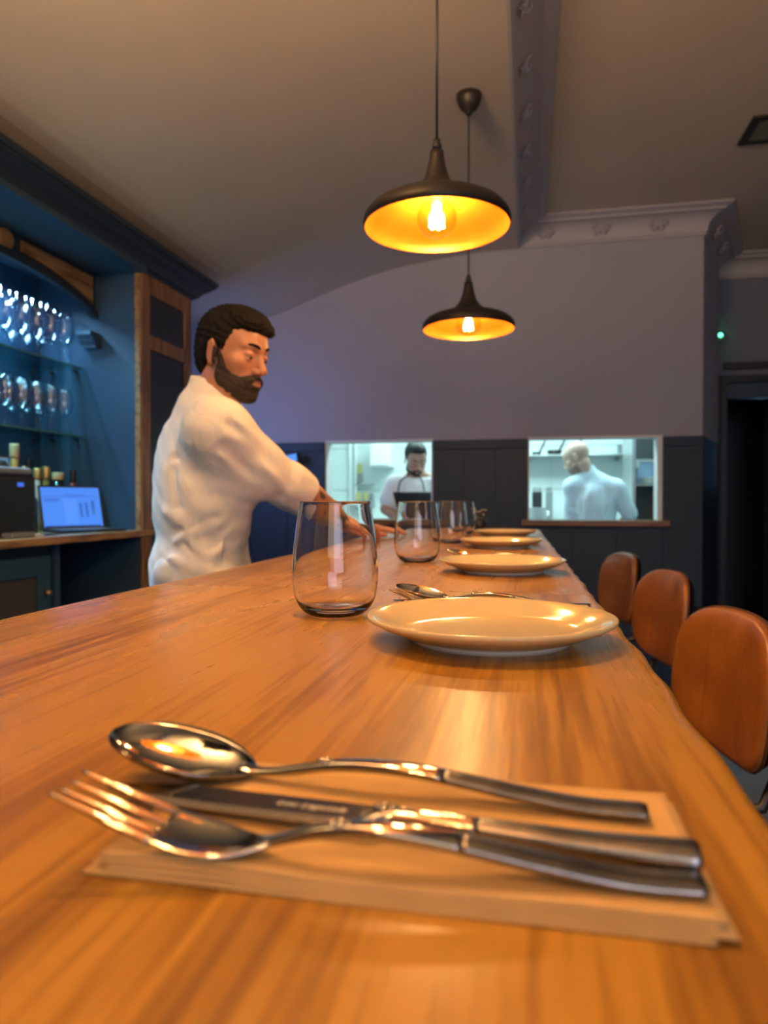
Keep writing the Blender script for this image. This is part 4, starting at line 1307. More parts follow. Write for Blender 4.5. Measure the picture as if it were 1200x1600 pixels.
# ---------------------------------------------------------------- bar stools
def stool(x, y, rz, label):
    e = empty('bar_stool', (x, y, 0), label, 'bar stool', 'tan leather bar stools along the bar', rz)
    # local frame: +x is behind the sitter (away from the bar), y along the bar
    bw, bh = 0.208, 0.155
    zc_ = 0.815
    nr, na = 40, 120
    def pt(rho, a, side):
        c, s = math.cos(a), math.sin(a)
        n_ = 3.0
        k = (abs(c) ** n_ + abs(s) ** n_) ** (-1 / n_)
        yy, zz = bw * rho * k * c, bh * rho * k * s
        curvex = -0.9 * yy * yy                          # the back wraps forward at its sides
        lean = 0.10 * (zz)                               # top leans away from the bar
        thick = 0.021 * (1 - rho ** 7) ** 0.5 if rho < 1 else 0
        if side == 0:
            th = -thick
            for sy in (-0.075, 0.075):
                th += 0.0040 * math.exp(-((yy - sy) / 0.0036) ** 2) * (1 - rho ** 4)
            th += -0.004 * math.cos(yy * 11) * (1 - rho ** 2)
        else:
            th = thick * 0.8
        return (curvex + lean + th, yy, zc_ + zz)
    v, f = [], []
    for side in (0, 1):
        for i in range(nr + 1):
            for k in range(na):
                rho = (i / nr) ** 0.8
                v.append(pt(rho, 2 * math.pi * k / na, side))
    B = (nr + 1) * na
    for i in range(nr):
        for k in range(na):
            j = (k + 1) % na
            f.append((i * na + k, i * na + j, (i + 1) * na + j, (i + 1) * na + k))
            f.append((B + i * na + k, B + (i + 1) * na + k, B + (i + 1) * na + j, B + i * na + j))
    o = child(MB().add(v, f), 'backrest', M['leather'], e)
    import bmesh
    bm = bmesh.new(); bm.from_mesh(o.data)
    bmesh.ops.remove_doubles(bm, verts=bm.verts, dist=0.0002)
    bmesh.ops.recalc_face_normals(bm, faces=bm.faces)
    bm.to_mesh(o.data); bm.free()
    # back shell
    v, f = [], []
    for (off, sc_) in ((0.019, 0.97), (0.027, 0.90)):
        for k in range(na):
            p = pt(sc_, 2 * math.pi * k / na, 1)
            v.append((-0.9 * p[1] ** 2 + 0.10 * (p[2] - zc_) + off, p[1], p[2]))
    f = [(k, (k + 1) % na, na + (k + 1) % na, na + k) for k in range(na)] + [tuple(range(na))[::-1], tuple(range(na, 2 * na))]
    child(MB().add(v, f), 'back_shell', M['black'], e, False)
    ring = [pt(1.0, 2 * math.pi * k / na, 1) for k in range(na)]
    mb = MB().tube([(p[0] + 0.004, p[1], p[2]) for p in ring] + [(ring[0][0] + 0.004, ring[0][1], ring[0][2])], 0.0035, 6)
    child(mb, 'piping', M['dark_leather'], e)
    # seat
    sx_, sz_ = -0.24, 0.615
    v, f = [], []
    nr2 = 10
    for side in (0, 1):
        for i in range(nr2 + 1):
            for k in range(48):
                rho = (i / nr2)
                a = 2 * math.pi * k / 48
                c, s = math.cos(a), math.sin(a)
                kk = (abs(c) ** 3.2 + abs(s) ** 3.2) ** (-1 / 3.2)
                th = 0.03 * (1 - rho ** 5) ** 0.5 if rho < 1 else 0
                v.append((sx_ + 0.185 * rho * kk * c, 0.21 * rho * kk * s, sz_ + (th if side == 0 else -th * .6)))
    B = (nr2 + 1) * 48
    for i in range(nr2):
        for k in range(48):
            j = (k + 1) % 48
            f.append((i * 48 + k, (i + 1) * 48 + k, (i + 1) * 48 + j, i * 48 + j))
            f.append((B + i * 48 + k, B + i * 48 + j, B + (i + 1) * 48 + j, B + (i + 1) * 48 + k))
    child(MB().add(v, f), 'seat', M['leather'], e)
    # frame: uprights carry the back, legs splay to the floor
    for s in (-1, 1):
        child(MB().tube([(-0.10, s * 0.13, 0.588), (-0.01, s * 0.135, 0.605), (0.026, s * 0.13, 0.68), (0.040, s * 0.125, 0.87)], 0.011, 10), 'upright', M['black'], e)
        child(MB().tube([(-0.06, s * 0.15, 0.595), (0.06, s * 0.19, 0.0)], 0.012, 10), 'leg', M['black'], e)
        child(MB().tube([(-0.39, s * 0.15, 0.595), (-0.43, s * 0.19, 0.0)], 0.012, 10), 'leg', M['black'], e)
        child(MB().tube([(0.036, s * 0.178, 0.20), (-0.414, s * 0.178, 0.20)], 0.009, 8), 'stretcher', M['black'], e)
    child(MB().tube([(-0.40, -0.172, 0.29), (-0.40, 0.172, 0.29)], 0.009, 8), 'footrest', M['black'], e)
    child(MB().tube([(0.022, -0.176, 0.29), (0.022, 0.176, 0.29)], 0.009, 8), 'stretcher', M['black'], e)
    child(MB().box(-0.39, -0.02, -0.155, 0.155, 0.578, 0.597), 'seat_frame', M['black'], e, False)
    return e
st = stool(0.430, 1.62, math.radians(12), 'nearest tan leather bar stool, cut by the right edge of the photo')
dup(st, (0.462, 2.51, 0), math.radians(13), 'middle tan leather bar stool of the three')
dup(st, (0.424, 3.34, 0), math.radians(14), 'farthest tan leather bar stool, by the dark wall')

# ---------------------------------------------------------------- people: smooth bodies from blended volumes
def V(*a):
    return np.array(a, dtype=np.float64)


def unit(a):
    a = np.array(a, dtype=np.float64)
    return a / np.linalg.norm(a)


class Ops(list):
    """a list of blended volumes, in the camera-aligned frame (right, ahead, up), metres"""

    def cone(s, p, q, r1, r2, k=0.02):
        s.append(('c', V(*p), V(*q), r1, r2, k)); return s

    def ell(s, c, r, R=None, k=0.02):
        s.append(('e', V(*c), V(*r), np.eye(3) if R is None else R, k)); return s

    def cut_ell(s, c, r, R=None, k=0.01):
        s.append(('E', V(*c), V(*r), np.eye(3) if R is None else R, k)); return s

    def cut_plane(s, p, n, k=0.004, c=None, rad=None):
        """remove what lies on the n side of the plane through p (within rad of c)"""
        s.append(('P', V(*p), unit(n), k, None if c is None else V(*c), rad)); return s

    def cut_cone(s, p, q, r1, r2, k=0.006):
        s.append(('C', V(*p), V(*q), r1, r2, k)); return s

    def ridge(s, p, q, w, amp):
        s.append(('r', V(*p), V(*q), w, amp)); return s

    def func(s, fn):
        s.append(('f', fn)); return s

    def grown(s, g):
        o = Ops()
        for t in s:
            if t[0] == 'c':
                o.append(('c', t[1], t[2], t[3] + g, t[4] + g, t[5]))
            elif t[0] == 'e':
                o.append(('e', t[1], t[2] + g, t[3], t[4]))
        return o


def d_cone(X, Y, Z, p, q, r1, r2):
    d = q - p
    L = max(float(d @ d), 1e-9)
    x, y, z = X - p[0], Y - p[1], Z - p[2]
    t = np.clip((x * d[0] + y * d[1] + z * d[2]) / L, 0, 1)
    return np.sqrt((x - t * d[0]) ** 2 + (y - t * d[1]) ** 2 + (z - t * d[2]) ** 2) - (r1 + t * (r2 - r1))


def d_ell(X, Y, Z, c, r, R):
    x, y, z = X - c[0], Y - c[1], Z - c[2]
    a = x * R[0, 0] + y * R[1, 0] + z * R[2, 0]
    b = x * R[0, 1] + y * R[1, 1] + z * R[2, 1]
    e = x * R[0, 2] + y * R[1, 2] + z * R[2, 2]
    k0 = np.sqrt((a / r[0]) ** 2 + (b / r[1]) ** 2 + (e / r[2]) ** 2)
    k1 = np.sqrt((a / r[0] ** 2) ** 2 + (b / r[1] ** 2) ** 2 + (e / r[2] ** 2) ** 2) + 1e-9
    return k0 * (k0 - 1) / k1


def field(ops, lo, hi, res):
    ax = [np.arange(lo[i], hi[i] + res, res) for i in range(3)]
    D = np.full([len(a) for a in ax], 0.15, dtype=np.float32)

    def sl(a, b):
        s = []
        for i in range(3):
            i0 = int(np.clip((a[i] - lo[i]) / res, 0, len(ax[i])))
            i1 = int(np.clip((b[i] - lo[i]) / res + 2, 0, len(ax[i])))
            if i1 <= i0:
                return None
            s.append(slice(i0, i1))
        return tuple(s)
    for t in ops:
        kd = t[0]
        if kd in 'cC':
            m = max(t[3], t[4]) + 2.5 * t[5] + 2 * res
            s = sl(np.minimum(t[1], t[2]) - m, np.maximum(t[1], t[2]) + m)
        elif kd in 'eE':
            m = max(t[2]) + 2.5 * t[4] + 2 * res
            s = sl(t[1] - m, t[1] + m)
        elif kd == 'r':
            m = 3 * t[3]
            s = sl(np.minimum(t[1], t[2]) - m, np.maximum(t[1], t[2]) + m)
        elif kd == 'P' and t[4] is not None:
            s = sl(t[4] - t[5], t[4] + t[5])
        else:
            s = (slice(None),) * 3
        if s is None:
            continue
        X = ax[0][s[0]][:, None, None].astype(np.float32)
        Y = ax[1][s[1]][None, :, None].astype(np.float32)
        Z = ax[2][s[2]][None, None, :].astype(np.float32)
        A = D[s]
        if kd in 'ce':
            B = d_cone(X, Y, Z, *t[1:5]) if kd == 'c' else d_ell(X, Y, Z, *t[1:4])
            k = t[-1]
            h = np.clip(0.5 + 0.5 * (A - B) / k, 0, 1)
            D[s] = A * (1 - h) + B * h - k * h * (1 - h)
        elif kd in 'CE':
            B = -(d_cone(X, Y, Z, *t[1:5]) if kd == 'C' else d_ell(X, Y, Z, *t[1:4]))
            k = t[-1]
            h = np.clip(0.5 + 0.5 * (B - A) / k, 0, 1)
            D[s] = A * (1 - h) + B * h + k * h * (1 - h)
        elif kd == 'P':
            B = (X - t[1][0]) * t[2][0] + (Y - t[1][1]) * t[2][1] + (Z - t[1][2]) * t[2][2]
            k = t[3]
            h = np.clip(0.5 + 0.5 * (B - A) / k, 0, 1)
            R = A * (1 - h) + B * h + k * h * (1 - h)
            if t[4] is not None:
                dist = np.sqrt((X - t[4][0]) ** 2 + (Y - t[4][1]) ** 2 + (Z - t[4][2]) ** 2)
                R = np.where(dist < t[5], R, A)
            D[s] = R
        elif kd == 'r':
            B = d_cone(X, Y, Z, t[1], t[2], 0, 0)
            D[s] = A - t[4] * np.exp(-(B / t[3]) ** 2)
        elif kd == 'f':
            D[s] = t[1](X, Y, Z, A)
    return D, ax


def surface(ops, lo, hi, res):
    D, ax = field(ops, lo, hi, res)
    S = D < 0
    n = S.shape
    c = [S[i:n[0] - 1 + i, j:n[1] - 1 + j, k:n[2] - 1 + k] for i in (0, 1) for j in (0, 1) for k in (0, 1)]
    al, an = c[0].copy(), c[0].copy()
    for q in c[1:]:
        al &= q
        an |= q
    act = an & ~al
    idx = np.argwhere(act)
    if len(idx) == 0:
        return np.zeros((0, 3)), np.zeros((0, 4), int)
    ids = np.full(act.shape, -1, dtype=np.int32)
    ids[tuple(idx.T)] = np.arange(len(idx))
    acc = np.zeros((len(idx), 3)); cnt = np.zeros(len(idx))
    corners = [(i, j, k) for i in (0, 1) for j in (0, 1) for k in (0, 1)]
    for a in corners:
        for d in range(3):
            if a[d] == 0:
                b = list(a); b[d] = 1
                da = D[tuple((idx + a).T)]; db = D[tuple((idx + b).T)]
                m = (da < 0) != (db < 0)
                t = np.where(m, da / np.where(m, da - db, 1), 0)
                p = np.zeros((len(idx), 3)) + a
                p[:, d] += t
                acc += p * m[:, None]; cnt += m
    P = (idx + acc / cnt[:, None]) * res + np.array([a[0] for a in ax])
    quads = []
    for d in range(3):
        u_, v_ = [(1, 2), (2, 0), (0, 1)][d]
        s0 = [slice(None)] * 3; s1 = [slice(None)] * 3
        s0[d] = slice(0, -1); s1[d] = slice(1, None)
        A, B = S[tuple(s0)], S[tuple(s1)]
        m = np.argwhere(A != B)
        ok = (m[:, u_] > 0) & (m[:, v_] > 0) & (m[:, u_] < ids.shape[u_]) & (m[:, v_] < ids.shape[v_])
        m = m[ok]
        flip = ~A[tuple(m.T)]
        def sh(du, dv):
            q = m.copy(); q[:, u_] -= du; q[:, v_] -= dv
            return ids[tuple(q.T)]
        q = np.stack([sh(1, 1), sh(0, 1), sh(0, 0), sh(1, 0)], 1)
        q[flip] = q[flip][:, ::-1]
        quads.append(q)
    return P, np.concatenate(quads)


CT_, ST_ = math.cos(TH), math.sin(TH)
def c2w(P):
    """camera-aligned (right, ahead, up) to world axes, same lengths"""
    P = np.asarray(P, float)
    return np.stack([P[..., 0] * CT_ - P[..., 1] * ST_, P[..., 0] * ST_ + P[..., 1] * CT_, P[..., 2] + CZ], -1)


def keep(P, Q, fn):
    """keep only the quads whose centre satisfies fn"""
    c = P[Q].mean(1)
    Q = Q[fn(c)]
    used = np.unique(Q)
    mp = np.full(len(P), -1); mp[used] = np.arange(len(used))
    return P[used], mp[Q]


def inbox(c, b, g=0.0):
    return np.all((c > np.array(b[0]) - g) & (c < np.array(b[1]) + g), axis=1)


def organic(name, parts, mats, foot, parent=None, matfn=None, smooth_it=0):
    """parts: list of (P, Q); foot: world origin"""
    Vs, Qs, o = [], [], 0
    for P, Q in parts:
        Vs.append(P); Qs.append(Q + o); o += len(P)
    P = np.concatenate(Vs); Q = np.concatenate(Qs)
    Wd = c2w(P) - np.array(foot)
    me = bpy.data.meshes.new(name)
    me.vertices.add(len(Wd)); me.vertices.foreach_set('co', Wd.astype(np.float32).ravel())
    me.loops.add(len(Q) * 4); me.loops.foreach_set('vertex_index', Q.astype(np.int32).ravel())
    me.polygons.add(len(Q))
    me.polygons.foreach_set('loop_start', np.arange(0, len(Q) * 4, 4, dtype=np.int32))
    me.polygons.foreach_set('loop_total', np.full(len(Q), 4, dtype=np.int32))
    for m in mats:
        me.materials.append(m)
    if matfn is not None:
        me.polygons.foreach_set('material_index', matfn(P[Q].mean(1)).astype(np.int32))
    me.update(calc_edges=True)
    me.validate()
    me.shade_smooth()
    ob = bpy.data.objects.new(name, me)
    COL.objects.link(ob)
    if parent is not None:
        ob.parent = parent
    else:
        ob.location = foot
    if smooth_it:
        sm = ob.modifiers.new('sm', 'SMOOTH'); sm.iterations = smooth_it; sm.factor = 0.5
    return ob


class Head:
    def __init__(s, c, yaw, pitch, roll=0.0, sc=1.0):
        """c: point between the ears; yaw: direction faced, degrees from +right towards ahead; pitch: down positive"""
        s.c, s.s = V(*c), sc
        y, p = math.radians(yaw), math.radians(pitch)
        f = V(math.cos(y) * math.cos(p), math.sin(y) * math.cos(p), -math.sin(p))
        r = unit(np.cross(f, V(0, 0, 1)))
        u_ = np.cross(r, f)
        if roll:
            a = math.radians(roll)
            r, u_ = r * math.cos(a) + u_ * math.sin(a), u_ * math.cos(a) - r * math.sin(a)
        s.R = np.stack([r, f, u_], 1)

    def w(s, x, y, z):
        return s.c + s.R @ V(x, y, z) * s.s

    def loc(s, X, Y, Z):
        x, y, z = X - s.c[0], Y - s.c[1], Z - s.c[2]
        R = s.R
        return [(x * R[0, i] + y * R[1, i] + z * R[2, i]) / s.s for i in range(3)]

    def R2(s, ax, deg):
        """head frame turned about one of its own axes"""
        a = math.radians(deg); c, n = math.cos(a), math.sin(a)
        m = {'x': [[1, 0, 0], [0, c, -n], [0, n, c]], 'y': [[c, 0, n], [0, 1, 0], [-n, 0, c]], 'z': [[c, -n, 0], [n, c, 0], [0, 0, 1]]}[ax]
        return s.R @ np.array(m)

    def ops(s, o):
        k = s.s
        E = lambda c, r, kk=0.012, R=None: o.ell(s.w(*c), [q * k for q in r], s.R if R is None else R, kk)
        E((0, -0.014, 0.045), (0.074, 0.094, 0.086))
        E((0, 0.036, -0.012), (0.058, 0.058, 0.088), 0.03)
        E((0, 0.052, 0.048), (0.054, 0.036, 0.042), 0.03)
        E((0, 0.036, -0.070), (0.049, 0.050, 0.036), 0.03)
        E((0, 0.074, -0.098), (0.020, 0.018, 0.016), 0.025)
        for x in (-1, 1):
            E((x * 0.046, 0.058, -0.014), (0.020, 0.022, 0.018), 0.02)       # cheekbone
            E((x * 0.050, 0.010, -0.058), (0.014, 0.030, 0.024), 0.02)       # jaw angle
            o.cone(s.w(x * 0.012, 0.090, 0.030), s.w(x * 0.046, 0.074, 0.034), 0.0085 * k, 0.007 * k, 0.012)   # brow
        for x in (-1, 1):
            o.cut_ell(s.w(x * 0.031, 0.101, 0.010), [0.018 * k, 0.016 * k, 0.0125 * k], s.R, 0.010)
        # nose
        o.cone(s.w(0, 0.088, 0.020), s.w(0, 0.111, -0.024), 0.0085 * k, 0.0095 * k, 0.010)
        o.cone(s.w(0, 0.100, -0.010), s.w(0, 0.113, -0.027), 0.008 * k, 0.0105 * k, 0.006)
        for x in (-1, 1):
            E((x * 0.012, 0.099, -0.030), (0.0085, 0.010, 0.008), 0.006)
            o.cut_ell(s.w(x * 0.0075, 0.105, -0.040), [0.0038 * k, 0.005 * k, 0.004 * k], s.R, 0.003)
        # lips
        E((0, 0.088, -0.060), (0.024, 0.012, 0.014), 0.012)
        E((0, 0.0965, -0.0545), (0.021, 0.0070, 0.0045), 0.004)
        E((0, 0.0955, -0.0655), (0.018, 0.0075, 0.0055), 0.004)
        o.cone(s.w(-0.019, 0.101, -0.0600), s.w(0.019, 0.101, -0.0600), 0.001, 0.001, 0.001)
        o.cut_ell(s.w(0, 0.106, -0.0598), [0.022 * k, 0.005 * k, 0.0014 * k], s.R, 0.003)
        # eyelids
        for x in (-1, 1):
            E((x * 0.031, 0.0785, 0.0115), (0.0158, 0.0152, 0.0098), 0.004)
            E((x * 0.031, 0.0775, -0.0015), (0.0148, 0.0138, 0.0062), 0.004)
        # ears
        for x in (-1, 1):
            R = s.R2('z', -x * 22)
            E((x * 0.077, -0.010, 0.004), (0.0065, 0.0175, 0.031), 0.005, R)
            o.cut_ell(s.w(x * 0.0865, -0.006, 0.006), [0.0055 * k, 0.0105 * k, 0.020 * k], R, 0.004)
            E((x * 0.077, -0.003, -0.022), (0.006, 0.009, 0.010), 0.005, R)
            o.cone(s.w(x * 0.076, 0.004, -0.002), s.w(x * 0.078, 0.005, 0.006), 0.005 * k, 0.004 * k, 0.004)
        return o

    def box(s, lo=-0.14, hi=0.16, down=0.17):
        return (s.c - V(0.145, 0.145, down) * s.s, s.c + V(0.145, 0.145, 0.16) * s.s)


def eyes(H_, parent, foot, iris=(0.05, 0.03, 0.02)):
    mw = mat('eye_white', (0.34, 0.28, 0.25), 0.25)
    mi = mat('eye_iris', iris, 0.15)
    for x in (-1, 1):
        c = c2w(H_.w(x * 0.031, 0.0795, 0.0065))
        d = c2w(H_.w(x * 0.0315 + 0.001, 0.0905, 0.0032))
        e = MB().sphere(c, 0.0122 * H_.s, 10).build('eye', mw, None, True)
        e.data.transform(Matrix.Translation(-Vector(foot)))
        e.parent = parent
        i = MB().sphere(d, 0.0042 * H_.s, 6).build('iris', mi, None, True)
        i.data.transform(Matrix.Translation(-Vector(foot)))
        i.parent = e


def region(H_, fn, shell, noise=0.0):
    """hair or beard: the head's volume grown by shell, kept where fn(x, y, z) < 0 in head coordinates"""
    def f(X, Y, Z, A):
        x, y, z = H_.loc(X, Y, Z)
        m = fn(x, y, z)
        if noise:
            A = A + noise * (np.sin(x * 260 + y * 90 + 3 * np.sin(z * 70)) * np.sin(z * 190 + y * 150 + 2 * np.sin(x * 80)))
        B = m
        k = 0.006
        h = np.clip(0.5 + 0.5 * (B - A) / k, 0, 1)
        return (A * (1 - h) + B * h + k * h * (1 - h)).astype(np.float32)
    return f


def hand(o, wr, d, n, l, curl=(0.25, 0.3, 0.35, 0.4), thumb=0.0, sc=1.0, spread=0.06):
    """wr wrist, d pointing direction, n back of the hand, l towards the thumb"""
    d = unit(d); n = unit(n - d * float(np.dot(n, d))); l2 = np.cross(d, n)
    if np.dot(l2, l) < 0:
        l2 = -l2
    l = l2
    wr = V(*wr)
    R = np.stack([d, l, n], 1)
    o.ell(wr + d * 0.048 * sc, [0.052 * sc, 0.038 * sc, 0.0145 * sc], R, 0.012)
    offs = [0.0285, 0.0095, -0.0095, -0.0275]
    root = [0.088, 0.092, 0.087, 0.077]
    ln = [0.072, 0.080, 0.074, 0.058]
    rad = [0.0088, 0.0090, 0.0086, 0.0076]
    for i in range(4):
        p = wr + (d * root[i] + l * offs[i]) * sc
        o.cone(wr + (d * 0.02 + l * offs[i] * 0.75) * sc, p, 0.0135 * sc, 0.0100 * sc, 0.008)
        dd = unit(d + l * spread * (1.5 - i))
        a = 0.10
        for sg, (fr_, rr_) in enumerate(((0.44, 1.0), (0.31, 0.92), (0.25, 0.82))):
            a += curl[i] * (0.6 if sg == 0 else 1.0)
            q = p + (dd * math.cos(a) - n * math.sin(a)) * ln[i] * fr_ * sc
            o.cone(p, q, rad[i] * rr_ * sc, rad[i] * rr_ * 0.92 * sc, 0.003)
            p = q
    a = wr + (d * 0.018 + l * 0.018 - n * 0.004) * sc
    b = wr + (d * 0.048 + l * 0.044 - n * 0.010) * sc
    c = wr + (d * 0.078 + l * (0.054 + thumb) - n * 0.014) * sc
    e = wr + (d * 0.100 + l * (0.052 + thumb) - n * 0.016) * sc
    o.cone(a, b, 0.0155 * sc, 0.0125 * sc, 0.012).cone(b, c, 0.0115 * sc, 0.0100 * sc, 0.004).cone(c, e, 0.0098 * sc, 0.0080 * sc, 0.003)
    return o


def skin(name, col, col2):
    return mat(name, col, 0.45, bump=0.15, bscale=200, col2=col2, cscale=14, sub=0.12, bdist=0.0008)


def linen(name, col, col2, bs=45):
    m = mat(name, col, 0.9, bump=0.8, bscale=16, col2=col2, cscale=8, bdist=0.009, stretch=(1, 1, 0.6))
    for n in m.node_tree.nodes:
        if n.type == 'TEX_NOISE' and abs(n.inputs['Scale'].default_value - 16) < 0.01:
            n.inputs['Distortion'].default_value = 0.7
            n.inputs['Detail'].default_value = 5
    return m


def foot_at(a, b):
    q = c2w([a, b, 0.0])
    return (float(q[0]), float(q[1]), 0.0)


def legs(o, hip, tw, ground=-CZ, sc=1.0):
    """two straight legs with feet, from the pelvis centre; tw: facing direction (unit, right/ahead)"""
    f = V(tw[0], tw[1], 0); r = V(tw[1], -tw[0], 0)
    hip = V(*hip)
    top = float(hip[2]); L = top - ground
    for s in (-1, 1):
        h = hip + r * 0.085 * s * sc
        kn = V(*(hip + r * 0.10 * s * sc + f * 0.02)); kn[2] = ground + L * 0.53
        an = V(*(hip + r * 0.115 * s * sc - f * 0.02)); an[2] = ground + 0.085
        o.cone(h, kn, 0.083 * sc, 0.056 * sc, 0.03).cone(kn, an, 0.055 * sc, 0.036 * sc, 0.02)
        hl = V(*an); hl[2] = ground + 0.036
        toe = V(*(an + f * 0.17 * sc)); toe[2] = ground + 0.030
        o.cone(an, hl, 0.036, 0.034, 0.02).cone(hl, toe, 0.034, 0.027, 0.02)
    return o


# ---- the barman --------------------------------------------------
def barman():
    a0, b0 = -0.50, 1.93
    foot = foot_at(a0, b0)
    tf = (math.cos(math.radians(24)), math.sin(math.radians(24)))
    f = V(tf[0], tf[1], 0); r = V(tf[1], -tf[0], 0)
    RT = np.stack([r, f, V(0, 0, 1)], 1)
    Hd = Head((-0.410, 1.905, 0.388), -27, 12, 0, 0.985)
    neck = V(-0.470, 1.93, 0.255)
    shR, shL = V(-0.415, 1.765, 0.175), V(-0.520, 2.085, 0.165)
    elR, elL = V(-0.262, 1.90, 0.046), V(-0.30, 2.26, 0.02)
    wrR, wrL = V(-0.120, 2.08, -0.050), V(-0.105, 2.42, -0.093)
    # skin body
    B = Ops()
    B.ell((-0.475, 1.94, 0.09), (0.150, 0.105, 0.19), RT, 0.04)
    B.ell((-0.490, 1.94, -0.10), (0.140, 0.100, 0.17), RT, 0.04)
    B.ell((-0.500, 1.94, -0.24), (0.155, 0.110, 0.12), RT, 0.04)
    legs(B, (-0.50, 1.94, -0.29), tf)
    B.cone(neck + V(0, 0, -0.03), Hd.w(0, -0.022, -0.045), 0.062, 0.053, 0.03)
    B.cone(neck, shR, 0.05, 0.055, 0.04).cone(neck, shL, 0.05, 0.055, 0.04)
    B.cone(shR, elR, 0.052, 0.040, 0.03).cone(shL, elL, 0.052, 0.040, 0.03)
    B.cone(elR, elR * 0.6 + wrR * 0.4, 0.041, 0.039, 0.02).cone(elR * 0.6 + wrR * 0.4, wrR, 0.039, 0.0265, 0.02)
    B.cone(elL, elL * 0.6 + wrL * 0.4, 0.041, 0.038, 0.02).cone(elL * 0.6 + wrL * 0.4, wrL, 0.038, 0.026, 0.02)
    Hd.ops(B)
    hand(B, wrR, wrR - elR + V(0.10, 0.0, 0.03), V(0.15, -0.45, 0.85), V(-0.5, 0.6, 0.3), (0.22, 0.28, 0.34, 0.42))
    hand(B, wrL, V(0.97, 0.24, 0.005), V(0, -0.12, 1), V(0.25, -1, 0), (0.10, 0.10, 0.12, 0.16), 0.0)
    hb = Hd.box()
    hb = (hb[0], hb[1])
    rb = (np.minimum(wrR, wrR + V(0.20, 0.24, -0.12)) - V(0.03, 0.05, 0.06), wrR + V(0.22, 0.24, 0.07))
    lb = (wrL + V(-0.02, -0.09, -0.07), wrL + V(0.24, 0.16, 0.06))
    lo, hi = V(-0.80, 1.68, -CZ), V(0.20, 2.66, 0.20)
    body = surface(B, V(-0.78, 1.62, -CZ - 0.01), V(0.0, 2.50, 0.34), 0.0055)
    boxes = [hb, rb, lb]
    body = keep(*body, lambda c: ~(inbox(c, hb) | inbox(c, rb) | inbox(c, lb)))
    det = []
    for bx, rs in ((hb, 0.0024), (rb, 0.0026), (lb, 0.0026)):
        P, Q = surface(B, bx[0] - 0.012, bx[1] + 0.012, rs)
        det.append(keep(P, Q, lambda c: inbox(c, bx, 0.004)))
    lipR = lambda x, y, z: (((x / 0.019) ** 2 + ((z + 0.0600) / 0.0115) ** 2) < 1) & (y > 0.088)
    def mf(c):
        x, y, z = Hd.loc(c[:, 0], c[:, 1], c[:, 2])
        idx = np.zeros(len(c), int)
        idx[lipR(x, y, z)] = 1
        q = c - elR; L = wrR - elR
        t = q @ L / (L @ L)
        dist = np.linalg.norm(q - t[:, None] * L, axis=1)
        idx[(t > -0.1) & (t < 1.05) & (dist < 0.06)] = 2
        return idx
    ms = skin('skin_warm', (0.50, 0.235, 0.135), (0.44, 0.19, 0.105))
    ml = mat('lip_skin', (0.42, 0.185, 0.13), 0.4)
    mt = mat('tattooed_skin', (0.40, 0.19, 0.10), 0.5, col2=(0.05, 0.045, 0.045), cscale=22, sharp=(0.50, 0.56), detail=2)
    man = organic('person', [body] + det, [ms, ml, mt], foot, None, mf)
    tag(man, 'bearded man in a white collarless shirt reaching over the bar with a tattooed forearm', 'person')
    eyes(Hd, man, foot)
    # eyebrows
    mh = mat('dark_brown_hair', (0.007, 0.005, 0.004), 0.7, bump=1.0, bscale=200, bdist=0.004, spec=0.2)
    for x in (-1, 1):
        pts = [c2w(Hd.w(x * (0.013 + 0.034 * t), 0.1005 - 0.004 * t - 0.016 * t * t, 0.0315 + 0.006 * math.sin(t * 2.4))) for t in (0, .2, .4, .6, .8, 1)]
        o = MB().tube(pts, [0.0032, 0.0042, 0.0042, 0.0036, 0.003, 0.0016], 8).build('eyebrow', mh, None, True)
        o.data.transform(Matrix.Translation(-Vector(foot))); o.parent = man
    # hair
    Hh = Ops()
    E = lambda c, rr_, kk=0.015: Hh.ell(Hd.w(*c), rr_, Hd.R, kk)
    E((0, -0.016, 0.049), (0.079, 0.0985, 0.090))
    E((0.0, 0.038, 0.098), (0.056, 0.054, 0.032), 0.03)
    E((0.010, 0.068, 0.090), (0.046, 0.026, 0.020), 0.02)
    E((-0.028, 0.078, 0.082), (0.028, 0.022, 0.017), 0.015)
    E((0, -0.055, -0.010), (0.062, 0.048, 0.062), 0.03)
    ys_ = [-0.15, -0.08, -0.045, -0.028, -0.005, 0.010, 0.022, 0.030, 0.045, 0.060, 0.075, 0.15]
    zs_ = [-0.085, -0.080, -0.050, 0.028, 0.034, 0.000, -0.010, 0.035, 0.050, 0.072, 0.068, 0.066]
    def hairline(x, y, z):
        g_ = np.interp(np.clip(y, -0.15, 0.15), ys_, zs_)
        return (g_ - z) * 0.75
    def hf(x, y, z):
        return hairline(x, y, z)
    Hh.func(region(Hd, hf, 0, 0.0028))
    hs = surface(Hh, hb[0] - 0.01, hb[1] + 0.02, 0.0026)
    hair = organic('hair', [hs], [mh], foot, man, None, 1)
    # beard
    Bd = Ops(); Hd.ops(Bd)
    Bd = Ops([t for t in Bd if t[0] != 'E'])
    gb = Bd.grown(0.0045)
    def bf(x, y, z):
        ax_ = np.abs(x)
        top = np.interp(np.clip(y, -0.02, 0.12), [-0.02, 0.0, 0.012, 0.022, 0.034, 0.055, 0.075, 0.090, 0.12], [0.02, 0.02, 0.015, -0.005, -0.028, -0.046, -0.050, -0.040, -0.0385])
        a_ = (z - top) * 0.8
        back = (0.004 - y) * 0.9 + np.maximum(0, -z - 0.06) * 0.5
        mouth = 0.0075 - np.sqrt((x * 0.40) ** 2 + ((z + 0.0605) * 1.0) ** 2 + np.maximum(0, 0.088 - y) ** 2)
        nose = 0.0175 - np.sqrt((x) ** 2 + ((z + 0.026)) ** 2 + np.maximum(0, 0.09 - y) ** 2)
        under = (-0.118 - z) * 1.0
